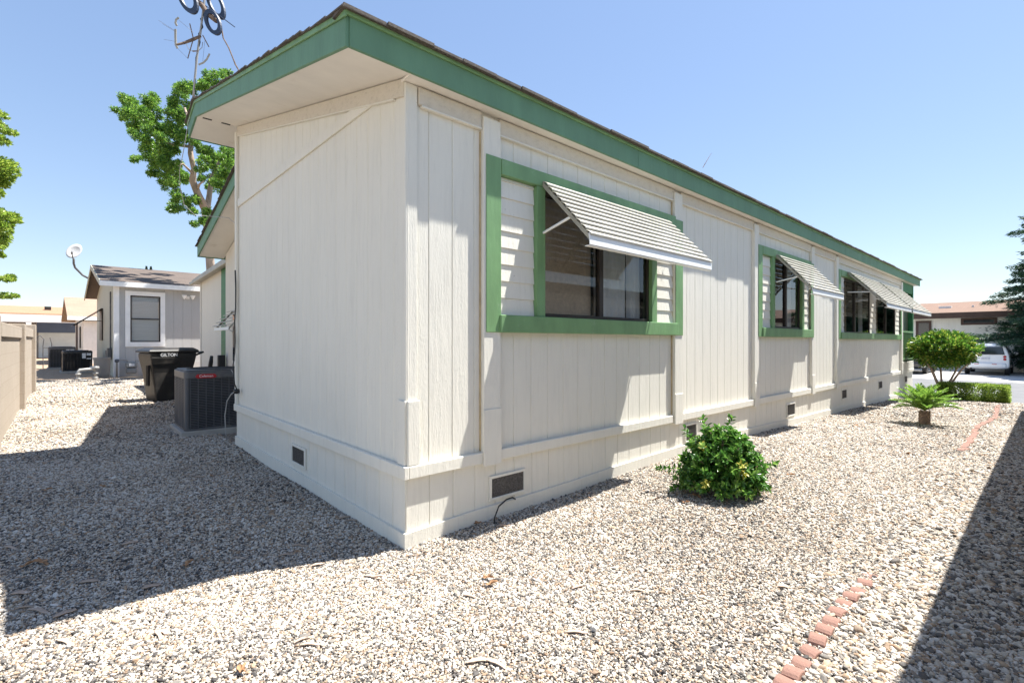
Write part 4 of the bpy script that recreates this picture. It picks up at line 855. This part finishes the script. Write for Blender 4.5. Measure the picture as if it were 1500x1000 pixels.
# ---------------------------------------------------------------- vegetation
def mesh_np(name, V, Fq, m, parent=None, smooth=False):
    me = bpy.data.meshes.new(name); nv, nf = len(V), len(Fq); k = Fq.shape[1]
    me.vertices.add(nv); me.vertices.foreach_set('co', V.astype(np.float32).ravel())
    me.loops.add(nf*k); me.loops.foreach_set('vertex_index', Fq.astype(np.int32).ravel())
    me.polygons.add(nf); me.polygons.foreach_set('loop_start', np.arange(0, nf*k, k, dtype=np.int32)); me.update(calc_edges=True)
    return link(name, me, m, parent, smooth)
def unit(a): return a / np.maximum(np.linalg.norm(a, axis=-1, keepdims=True), 1e-9)
def leaves(name, P, D, L_, W_, m, parent, fold=.25, six=False, nrm=None):
    n = len(P); D = unit(D); L_ = np.broadcast_to(L_, (n,))[:, None]; W_ = np.broadcast_to(W_, (n,))[:, None]
    Nv = rng.normal(0, 1, (n, 3)) if nrm is None else nrm + rng.normal(0, .45, (n, 3)); S_ = unit(np.cross(D, Nv)); Nv = unit(np.cross(S_, D))
    if not six:
        V = np.stack([P, P + D*L_*.5 + S_*W_*.5 + Nv*W_*fold, P + D*L_, P + D*L_*.5 - S_*W_*.5 + Nv*W_*fold], 1).reshape(-1, 3)
        F_ = np.arange(n*4).reshape(-1, 4)
    else:
        V = np.stack([P, P + D*L_*.3 + S_*W_*.42 + Nv*W_*fold, P + D*L_*.7 + S_*W_*.4 + Nv*(W_*fold - L_*.03), P + D*L_ - Nv*L_*.12, P + D*L_*.7 - S_*W_*.4 + Nv*(W_*fold - L_*.03), P + D*L_*.3 - S_*W_*.42 + Nv*W_*fold], 1).reshape(-1, 3)
        i0 = np.arange(n)[:, None]*6; F_ = np.concatenate([i0 + np.array([[0, 1, 2, 3]]), i0 + np.array([[0, 3, 4, 5]])])
    return mesh_np(name, V, F_, m, parent)
def ball(n, c, r, shell=.35):
    d = unit(rng.normal(0, 1, (n, 3))); rad = (rng.uniform(0, 1, n)**shell)[:, None]; return np.array(c) + d*rad*np.array(r), d

# tall tree behind the home
def tall_tree():
    base = Vector((2.35, 18.6, .1)); t = empty("tall_tree", base, 0, "tall leafy tree rising behind the home beside the antenna", "tree")
    O = base; Q = lambda px, py, d: at(px, py, d*1.175) - O
    tr = MB(); tr.tube([Vector((0, 0, -.2)), Q(309, 400, 16), Q(305, 340, 16), Q(300, 305, 16)], [.17, .15, .14, .13], 10)
    tr.tube([Q(300, 305, 16), Q(290, 285, 15.8), Q(282, 265, 15.6), Q(284, 248, 15.5), Q(279, 225, 15.5), Q(280, 190, 15.6), Q(268, 150, 15.6)], [.15, .13, .12, .09, .09, .07, .03], 9)
    tr.tube([Q(302, 310, 16), Q(306, 290, 16.4), Q(310, 260, 16.8), Q(330, 220, 17)], [.13, .1, .08, .05], 8)
    tr.tube([Q(288, 280, 15.8), Q(292, 270, 15.5), Q(299, 265, 15.3)], [.06, .04, .02], 6)
    tr.tube([Q(280, 215, 15.5), Q(255, 212, 15.3), Q(232, 208, 15.2), Q(208, 180, 15.1)], [.06, .05, .04, .02], 6)
    tr.tube([Q(283, 255, 15.5), Q(268, 240, 15.2), Q(255, 246, 15)], [.05, .035, .02], 6)
    tr.tube([Q(282, 200, 15.6), Q(305, 160, 16), Q(322, 122, 16)], [.06, .05, .02], 6)
    tr.build("trunk", M['barkpink'], t, smooth=True)
    C = [(186, 150, 11), (183, 168, 10), (200, 160, 12), (217, 148, 11), (213, 170, 12), (229, 165, 10), (197, 180, 10), (226, 185, 13), (208, 198, 12), (236, 205, 11), (216, 215, 13), (202, 232, 6), (228, 232, 15), (243, 222, 12), (248, 190, 10),
         (256, 150, 11), (266, 135, 12), (262, 160, 12), (252, 172, 10), (280, 128, 10), (296, 124, 9), (270, 178, 14), (284, 160, 12), (300, 142, 8), (318, 115, 11), (328, 108, 8), (262, 200, 13), (280, 205, 10), (255, 218, 8), (243, 245, 14), (226, 250, 8), (262, 250, 11), (240, 262, 10), (256, 268, 10),
         (272, 262, 9), (300, 220, 12), (312, 235, 12), (298, 240, 9), (328, 232, 12), (338, 222, 10), (318, 255, 12), (332, 255, 12), (340, 242, 9), (308, 270, 8), (322, 275, 9), (336, 272, 8), (297, 262, 6), (262, 290, 9), (255, 305, 9), (270, 300, 9), (284, 292, 7), (284, 312, 5), (300, 322, 8), (288, 330, 7), (306, 312, 6),
         (350, 180, 20), (375, 210, 22), (360, 250, 18), (400, 180, 22), (370, 150, 16), (420, 230, 20)]
    Ps = []; Ds = []; s = 18.8/716.6
    for px, py, r in C:
        for rep in range(2):
            d = 15.9 + rng.normal(0, 1.15); c = np.array(Q(px + rng.normal(0, 2), py + rng.normal(0, 2), d)); k = 9
            r = r*1.1; n = int(5.2*r*r); k = max(5, int(r//2))
            for q in range(k):                     # tufts make the clump ragged
                cc, dd = ball(1, c, (r*s*.85,)*3, .5); p, d_ = ball(n//k, cc[0], (r*s*.42, r*s*.42, r*s*.34), .6)
                Ps.append(p); Ds.append(d_*.7 + dd*.5 + np.array([0, 0, -.1]) + rng.normal(0, .8, p.shape))
    P = np.concatenate(Ps); D = np.concatenate(Ds); print('tall tree leaves', len(P))
    leaves("crown", P, D, rng.uniform(.06, .115, len(P)), rng.uniform(.026, .045, len(P)), M['leaf_tree'], t)
tall_tree()

def left_tree():
    base = Vector((-4.3, 9.6, 0)); t = empty("yellow_green_tree", base, 0, "yellow-green tree reaching in from the left over the block wall", "tree")
    Q = lambda px, py, d: at(px, py, d) - base
    tr = MB(); tr.tube([Vector((0, 0, -.2)), Vector((.05, .1, 2)), Vector((.1, .2, 3.4)), Vector((.2, 0, 5.5))], [.16, .13, .1, .04], 9)
    for px, py in ((12, 185), (25, 320), (18, 408), (18, 432), (5, 290)): tr.tube([Vector((.1, .2, 2.6 + (430-py)*.008)), Q(-40, py+8, 9), Q(px-4, py, 9)], [.05, .03, .008], 6)
    tr.build("trunk", M['bark'], t, smooth=True)
    Ps = []; Ds = []; s = 9/716.6
    for px, py, r, rz_ in ((-2, 175, 12, 1), (6, 190, 8, 1), (17, 193, 5, .8), (8, 210, 5, .8), (-12, 205, 12, 1), (-4, 285, 7, 1), (4, 315, 11, 1), (18, 320, 9, .9), (25, 325, 6, .8), (6, 335, 10, 1), (-2, 350, 9, 1), (3, 360, 7, 1), (-4, 372, 8, 1), (8, 408, 9, .35), (16, 406, 5, .3), (6, 432, 8, .35), (18, 433, 6, .25), (-30, 250, 40, 1), (-40, 330, 40, 1), (-60, 190, 30, 1)):
        for q in range(6):
            cc, dd = ball(1, np.array(Q(px, py, 9 + rng.normal(0, .3))), (r*s*.8, r*s*.8, r*s*.8*rz_), .5); p, d_ = ball(int(.75*r*r)+12, cc[0], (r*s*.45, r*s*.45, r*s*.4*rz_), .6)
            Ps.append(p); Ds.append(d_ + dd + rng.normal(0, .4, p.shape))
    P = np.concatenate(Ps); D = np.concatenate(Ds); leaves("crown", P, D, rng.uniform(.04, .07, len(P)), rng.uniform(.022, .036, len(P)), M['leaf_left'], t)
left_tree()

def bush():
    base = Vector((2.63, -.92, gz(2.63, -.92))); t = empty("leafy_bush", base, 0, "low rounded green bush with a few yellow leaves on gravel", "bush")
    st_ = MB()
    tips = []
    for k in range(330):
        a = rng.uniform(0, 6.283); u = rng.uniform(0, 1)**.6; hgt = rng.uniform(.0, 1)
        el = math.acos(rng.uniform(-.12, 1)); r_ = rng.uniform(.76, 1.0)
        tip = Vector((.375*r_*math.sin(el)*math.cos(a), .365*r_*math.sin(el)*math.sin(a),   .10 + .47*r_*max(math.cos(el), -.05)))
        tips.append(tip)
        if k % 3 == 0: st_.tube([Vector((.04*math.cos(a), .04*math.sin(a), 0)), tip*.5 + Vector((0, 0, .04)), tip], [.008, .005, .003], 5)
    for px_, dz in ((.56, .3), (.60, .22)): pass
    tips += [Vector((-.12, .1, .64)), Vector((.2, .0, .63)), Vector((-.25, .2, .55)), Vector((.48, -.28, .22)), Vector((-.36, .40, .2)), Vector((-.38, .25, .05))]
    st_.build("stems", M['bark'], t, smooth=True)
    T_ = Vector((-.75, -.66, 0)); yset = set()
    for r_, f_, z_ in ((.06, .40, .34), (.10, .40, .26), (-.24, .32, .2), (-.22, .12, .56)):
        q_ = RIGHT*r_ + T_*f_ + Vector((0, 0, z_)); yset.add(min(range(len(tips)), key=lambda i: (tips[i] - q_).length))
    P = []; D = []; N_ = []; PY = []; DY = []; NY = []
    for i, tip in enumerate(tips):
        out = (tip - Vector((0, 0, .15))).normalized(); yellow = i in yset
        for w in range(5):
            c = tip - out*(.035*w)
            for q in range(6):
                a = q*1.047 + w*.5 + rng.uniform(-.3, .3); s1 = out.cross(Vector((.3, .5, .8))).normalized(); s2 = out.cross(s1)
                d = (s1*math.cos(a) + s2*math.sin(a))*.85 + out*(.75 - .12*w) + Vector(rng.normal(0, .15, 3))
                (PY if yellow and w < 2 else P).append(c + Vector(rng.normal(0, .006, 3))); (DY if yellow and w < 2 else D).append(d); (NY if yellow and w < 2 else N_).append(out + Vector((0, 0, .5)))
    P = np.array(P); D = np.array(D); n = len(P)
    leaves("foliage", P, D, rng.uniform(.035, .062, n), rng.uniform(.020, .031, n), M['leaf_bush'], t, .18, True, np.array(N_))
    PY = np.array(PY); n = len(PY); leaves("yellow_leaves", PY, np.array(DY), rng.uniform(.035, .06, n), rng.uniform(.02, .03, n), M['leaf_yellow'], t, .18, True, np.array(NY))
bush()

def sago():
    x, y = 9.3, -1.42; t = empty("sago_palm", (x, y, gz(x, y)), 0, "small sago palm with arching fronds on a stubby trunk", "palm")
    tr = MB(); tr.lathe([(0, -.1), (.065, -.1), (.075, .05), (.075, .15), (.05, .24), (0, .24)], (0, 0, 0), 14)
    for k in range(60):
        a = k*2.4; z = .02 + (k/60)*.2; tr.box(.068*math.cos(a)-.013, .068*math.cos(a)+.013, .068*math.sin(a)-.013, .068*math.sin(a)+.013, z, z+.035)
    tr.build("trunk", M['bark'], t)
    P = []; D = []; N_ = []; rc = MB()
    for k in range(32):
        a = k*2.399 + rng.uniform(-.2, .2); el = .42 + 1.05*(k/32)**.9; Lf = .50 - .08*abs(k/32-.4)
        dirh = Vector((math.cos(a), math.sin(a), 0)); pos = Vector((0, 0, .25)); pts = [pos.copy()]; e = el
        for s in range(14):
            pos = pos + (dirh*math.cos(e) + UP*math.sin(e))*(Lf/14); e -= .035 + .025*(1-k/32); pts.append(pos.copy())
        rc.tube(pts, [.008]*10 + [.004]*5, 4)
        for s in range(2, 15):
            p = pts[s]; d = (pts[s] - pts[s-1]).normalized(); sd = d.cross(UP).normalized(); un = sd.cross(d)
            for sg in (-1, 1):
                for o in (0, .5):
                    P.append(p + d*o*.045); D.append(sd*sg*.8 + d*.75 + un*.35); N_.append(un)
    rc.build("frond_stems", M['leaf_sago'], t); n = len(P); ll = np.tile(np.repeat(np.concatenate([np.linspace(.08, .13, 6), np.linspace(.13, .05, 7)]), 4), 32)
    leaves("fronds", np.array(P), np.array(D), ll, .021, M['leaf_sago'], t, .2, False, np.array(N_))
sago()

def round_tree():
    x, y = 16.88, -.80; z = gz(x, y); t = empty("round_headed_tree", (x, y, z), 0, "small multi-stemmed tree with rounded glossy crown beside the porch", "tree")
    tr = MB()
    for a, dx, dy in ((0, .35, -.3), (1.2, -.25, .25), (2.4, -.1, -.45), (3.5, .3, .3), (4.6, .05, .05)):
        tr.tube([Vector((.06*math.cos(a), .06*math.sin(a), -.1)), Vector((dx*.35, dy*.35, .4)), Vector((dx*.9, dy*.9, .85)), Vector((dx*1.8, dy*1.8, 1.35))], [.036, .03, .025, .012], 7)
    tr.build("trunk", M['barkpink'], t, smooth=True)
    Ps = []; Ds = []
    for k in range(270):
        d = unit(rng.normal(0, 1, 3)); d[2] = d[2]*.8 + .1; r_ = rng.uniform(.7, 1.0)
        c = np.array([0, 0, 1.36]) + d*r_*np.array([.68, .74, .58]); 
        if c[2] < .78: c[2] = .78 + rng.uniform(0, .1)
        p, dd = ball(34, c, (.15, .15, .12), .6); Ps.append(p); Ds.append(dd + d*.8 + rng.normal(0, .3, p.shape))
    P = np.concatenate(Ps); D = np.concatenate(Ds); n = len(P); leaves("crown", P, D, rng.uniform(.06, .11, n), rng.uniform(.035, .055, n), M['leaf_round'], t, .15, True)
round_tree()

def hedge():
    t = empty("low_hedge", (16.9, -1.45, gz(16.9, -1.4)), R(90), "low clipped lime-green hedge at the street edge", "hedge")
    n = 17000; u = rng.uniform(-1, 1, (n, 3)); k = rng.integers(0, 3, n); sg = np.sign(rng.uniform(-1, 1, n)); u[np.arange(n), k] = sg*rng.uniform(0, 1, n)**.25*1.03
    u = np.sign(u)*np.abs(u); r_ = np.linalg.norm(u*np.array([.55, .8, .75]), axis=1, keepdims=True); u = u/np.maximum(1, r_)
    P = u*np.array([.70, .33, .22]) + np.array([0, 0, .22]); P += .025*np.sin(P*17 + 1)
    P = P[P[:, 2] > .01]; n = len(P); D = u[:n] + rng.normal(0, .6, (n, 3)) + np.array([0, 0, .4])
    leaves("foliage", P, D, rng.uniform(.035, .06, n), rng.uniform(.022, .034, n), M['leaf_hedge'], t, .2)
    s_ = MB()
    for k in range(14): s_.tube([(-.6+.09*k, rng.uniform(-.1, .1), -.1), (-.6+.09*k + rng.uniform(-.08, .08), rng.uniform(-.2, .2), .3)], .008, 5)
    s_.build("stems", M['bark'], t)
hedge()

def conifer():
    x, y = 36.8, -5.0; t = empty("blue_green_conifer", (x, y, -.34), 0, "large dark conifer with drooping boughs beside the white car", "tree")
    H_ = 18.0; tr = MB(); tr.tube([(0, 0, -.2), (0, 0, 6), (0, 0, H_)], [.28, .18, .02], 9); P = []; D = []
    for k in range(520):
        z = .6 + (H_-.9)*(k/520)**1.25; R_ = (1-z/H_)*6.0*rng.uniform(.6, 1.06); R_ = min(R_, 3.5) if z < 1.9 else R_; a = k*2.399 + rng.uniform(-.3, .3); dh = np.array([math.cos(a), math.sin(a), 0]); sd = np.array([-dh[1], dh[0], 0])
        pts = [np.array([0, 0, z]) + dh*R_*s + np.array([0, 0, .12*R_*s - .30*R_*s*s + .12*R_*s**3]) for s in np.linspace(0, 1, 7)]
        tr.tube([Vector(p) for p in pts], list(np.linspace(.04, .008, 7)), 4)
        nt_ = int(64*R_) + 12; s = rng.uniform(.15, 1.02, nt_)**.8; i = np.clip((s*6).astype(int), 0, 5); fr = s*6 - i; pa = np.array(pts)
        c = pa[i]*(1-fr[:, None]) + pa[np.clip(i+1, 0, 6)]*fr[:, None]; lat = rng.normal(0, .27, nt_)*(.25 + R_*(1.05-s)*.45)
        c = c + sd*lat[:, None] + rng.normal(0, .04, (nt_, 3)) - np.array([0, 0, 1])*np.abs(lat)[:, None]*.25
        P.append(c); D.append(dh*.8 + sd*np.sign(lat)[:, None]*.6 + rng.normal(0, .25, (nt_, 3)) + np.array([0, 0, -.15]))
    tr.build("trunk", M['bark'], t); P = np.concatenate(P); D = np.concatenate(D)
    P = np.repeat(P, 4, 0) + rng.normal(0, .05, (len(P)*4, 3)); D = np.repeat(D, 4, 0) + rng.normal(0, .35, (len(D)*4, 3)); n = len(P); print('needles', n)
    leaves("foliage", P, D, rng.uniform(.12, .24, n), rng.uniform(.03, .05, n), M['needles'], t, .1)
conifer()
def cyp(px, d, h, lab):
    p = at(px, 500, d); t = empty("cypress", (p.x, p.y, 0), 0, lab, "tree", "cypress tips beyond the grey house roof")
    n = 2600; z = rng.uniform(0, 1, n); r_ = 1.6*np.minimum(.35, 1-z)*(.25 + .75*np.minimum(1, z*5)); a = rng.uniform(0, 6.283, n)
    P = np.stack([r_*np.cos(a), r_*np.sin(a), z*h], -1); D = np.stack([np.cos(a)*.3, np.sin(a)*.3, np.ones(n)], -1)
    leaves("crown", P, D, .28, .12, M['cypress'], t); MB().tube([(0, 0, -.2), (0, 0, h*.8)], [.2, .05], 7).build("trunk", M['bark'], t)
cyp(214.5, 62, 10.75, "left of two thin cypress tips above the grey house roof"); cyp(221, 61, 10.55, "right of two thin cypress tips above the grey house roof")
def shrub(px, py, d, r, h, lab, m):
    p = at(px, py, d); t = empty("shrub", (p.x, p.y, -.34), 0, lab, "shrub"); n = 1500; P, D = ball(n, (0, 0, h*.55), (r, r, h*.5), .5)
    leaves("foliage", P, D + np.array([0, 0, .5]), .14, .06, m, t); MB().tube([(0, 0, -.1), (0, 0, h*.6)], .03, 6).build("stem", M['bark'], t)
shrub(1428, 490, 31.5, .55, 2.1, "dark spiky shrub against the white house across the street", M['needles']); shrub(1441, 505, 31.2, .6, 1.3, "grey-green low shrub behind the white car", M['leaf_grey'])

# ---------------------------------------------------------------- terracotta edging, fallen bark
def edging_piece(ln, w, h):
    b = MB(); n_ = 7; prof = [(-ln/2, -.05)] + [(-ln/2*math.cos(math.pi*k/n_), h*.25 + h*.75*math.sin(math.pi*k/n_)) for k in range(n_+1)] + [(ln/2, -.05)]
    b.prism([(p[0], 0, p[1]) for p in prof], (0, -w/2, 0), (0, w/2, 0)); return b
proto = edging_piece(.094, .068, .034).build("edging_brick", M['terracotta'], None, .006)
tag(proto, "rounded terracotta edging brick half sunk in the near gravel row", "edging brick", "near row of terracotta edging bricks")
seq = [(1275, 851), (1267, 862), (1257, 872), (1247, 881), (1237, 889), (1227, 902), (1218, 914), (1208, 926), (1198, 941), (1187, 956), (1174, 971), (1162, 988), (1149, 1003)]
def gpt(px, py, z=0):
    r, v_ = (px-750)/716.6, (500-py)/716.6; t = (z - 1.4)/v_; return Vector((-1.66 + t*(r*.7407 + .6719), -2.892 + t*(-r*.6719 + .7407), z))
for i, (px, py) in enumerate(seq):
    p = gpt(px, py, .02); o = proto if i == 0 else copy_tree(proto); o.location = (p.x, p.y, gz(p.x, p.y) - .004 + random.uniform(-.007, .005) - (.012 if i in (0, 2, 4, 10) else 0)); o.rotation_euler = (random.uniform(-.08, .08), random.uniform(-.06, .06), random.uniform(-.15, .15))
proto2 = edging_piece(.15, .065, .022).build("edging_brick", M['terracotta'], None, .006)
tag(proto2, "flat terracotta edging brick in the far row near the hedge", "edging brick", "far row of terracotta edging bricks")
far = [(6.7, -2.14), (7.6, -2.13), (8.6, -2.1), (9.6, -2.07), (10.6, -2.12), (11.6, -2.16), (12.8, -2.11), (14, -2.07), (15.4, -2.0)]
i = 0; xx = 6.7
while xx < 15.3:
    yy = float(np.interp(xx, [a for a, b in far], [b for a, b in far])); o = proto2 if i == 0 else copy_tree(proto2); i += 1
    o.location = (xx, yy + random.uniform(-.015, .015), gz(xx, yy) + .012 + random.uniform(-.012, .004)); o.rotation_euler = (0, random.uniform(-.05, .05), random.uniform(-.12, .12)); xx += .158
def bark_strip(L_, w, curl, nm, m):
    n_ = 9; vs = []; fs = []
    for i in range(n_+1):
        t = i/n_; ww = w*(math.sin(math.pi*min(max(t, .06), .96))**.6)*(1 + .25*math.sin(t*9)); yb = .045*L_*math.sin(t*3) + .03*w*math.sin(t*23)
        for s in (-1, -.4, .4, 1): vs.append((L_*(t-.5), yb + s*ww/2, .010 + .6*curl*abs(s)**2 + .012*math.sin(t*5)*L_*2))
    m_ = len(vs); vs += [(x, y, z-.004) for x, y, z in vs]
    for i in range(n_):
        for j in range(3): a = 4*i+j; fs += [(a, a+1, a+5, a+4), (a+m_+4, a+m_+5, a+m_+1, a+m_)]
        fs += [(4*i, 4*i+4, 4*i+4+m_, 4*i+m_), (4*i+3, 4*i+3+m_, 4*i+7+m_, 4*i+7)]
    return MB().add(vs, fs).build(nm, m, smooth=True)
def leaf_piece(nm, m):
    pts = []
    for k in range(16):
        a = 2*math.pi*k/16; r_ = .05*(1 + .35*math.sin(5*a + .6)); pts.append((r_*1.2*math.cos(a), r_*math.sin(a), .012 + .02*abs(math.sin(a*1.5))))
    vs = pts + [(0, 0, .012)] + [(x, y, z-.002) for x, y, z in pts] + [(0, 0, .01)]
    return MB().add(vs, [(k, (k+1) % 16, 16) for k in range(16)] + [(17+(k+1) % 16, 17+k, 33) for k in range(16)] + [(k, 17+k, 17+(k+1) % 16, (k+1) % 16) for k in range(16)]).build(nm, m)
SP = [bark_strip(.16, .03, .008, "bark_strip", M['litter']), bark_strip(.11, .045, .012, "bark_strip", M['litter']), bark_strip(.20, .022, .01, "bark_strip", M['litter'])]
SP[0]["label"] = "straight tan bark strip lying on the gravel"; SP[1]["label"] = "short broad tan bark flake lying on the gravel"; SP[2]["label"] = "long thin tan bark strip lying on the gravel"
for s in SP: tag(s, None, "bark strip", "tan bark strips scattered on gravel")
LV = leaf_piece("dry_leaf", M['litter2']); tag(LV, "curled brown dry leaf lying on the gravel", "leaf", "brown dry leaves scattered on gravel")
bs = [(0, 95, 945, -.3), (0, 455, 948, .1), (0, 730, 978, -.5), (0, 845, 930, -.1), (1, 1148, 862, -.2), (0, 690, 877, -.3), (2, 1040, 795, .9), (2, 965, 730, .5), (1, 1012, 725, .2), (1, 190, 798, .8), (0, 290, 700, .4), (1, 395, 735, 0), (0, 420, 815, .3), (2, 440, 802, .1), (1, 30, 872, .1), (2, 40, 893, .2), (0, 55, 898, -.2), (1, 222, 862, .8), (1, 95, 902, 1), (0, 545, 848, -.4),
      (2, 560, 848, .1), (1, 465, 830, .5), (0, 350, 820, .2), (1, 240, 930, -.4), (0, 232, 935, -.7), (2, 905, 850, 1), (0, 850, 862, .4), (2, 975, 792, 1), (0, 935, 868, 0), (1, 130, 855, .3), (0, 15, 805, -.3), (1, 505, 760, .7), (2, 520, 765, -.2), (0, 330, 770, .2), (1, 620, 735, .1), (2, 620, 795, .2), (0, 740, 772, .3), (1, 1075, 770, .4), (0, 445, 940, .8), (0, 705, 972, .2), (2, 1180, 665, .2), (1, 1225, 690, .8), (0, 1100, 655, .3)]
done = set()
for k, px, py, rot in bs:
    p = gpt(px, py, gz(*gpt(px, py).xy)); s = SP[k]; o = s if k not in done else copy_tree(s); done.add(k)
    o.location = (p.x, p.y, gz(p.x, p.y) + .003); o.rotation_euler = (random.uniform(-.06, .06), random.uniform(-.05, .05), -.73 + rot); sc_ = random.uniform(.5, .85); o.scale = (sc_, sc_, 1)
lv = [(40, 832), (60, 828), (276, 830), (353, 988), (1020, 728), (1005, 738), (1385, 640), (1255, 625), (1278, 620), (1158, 700), (1330, 668), (690, 757), (720, 860), (715, 850), (150, 715), (310, 700), (478, 680), (70, 720), (590, 782), (560, 772), (1085, 660), (700, 770)]
for i, (px, py) in enumerate(lv):
    p = gpt(px, py, gz(*gpt(px, py).xy)); o = LV if i == 0 else copy_tree(LV); o.location = (p.x, p.y, gz(p.x, p.y) + .014); o.rotation_euler = (random.uniform(-.3, .3), random.uniform(-.3, .3), random.uniform(0, 6)); sc_ = random.uniform(.35, .7); o.scale = (sc_, sc_*.6, .7)
print("faces ok")
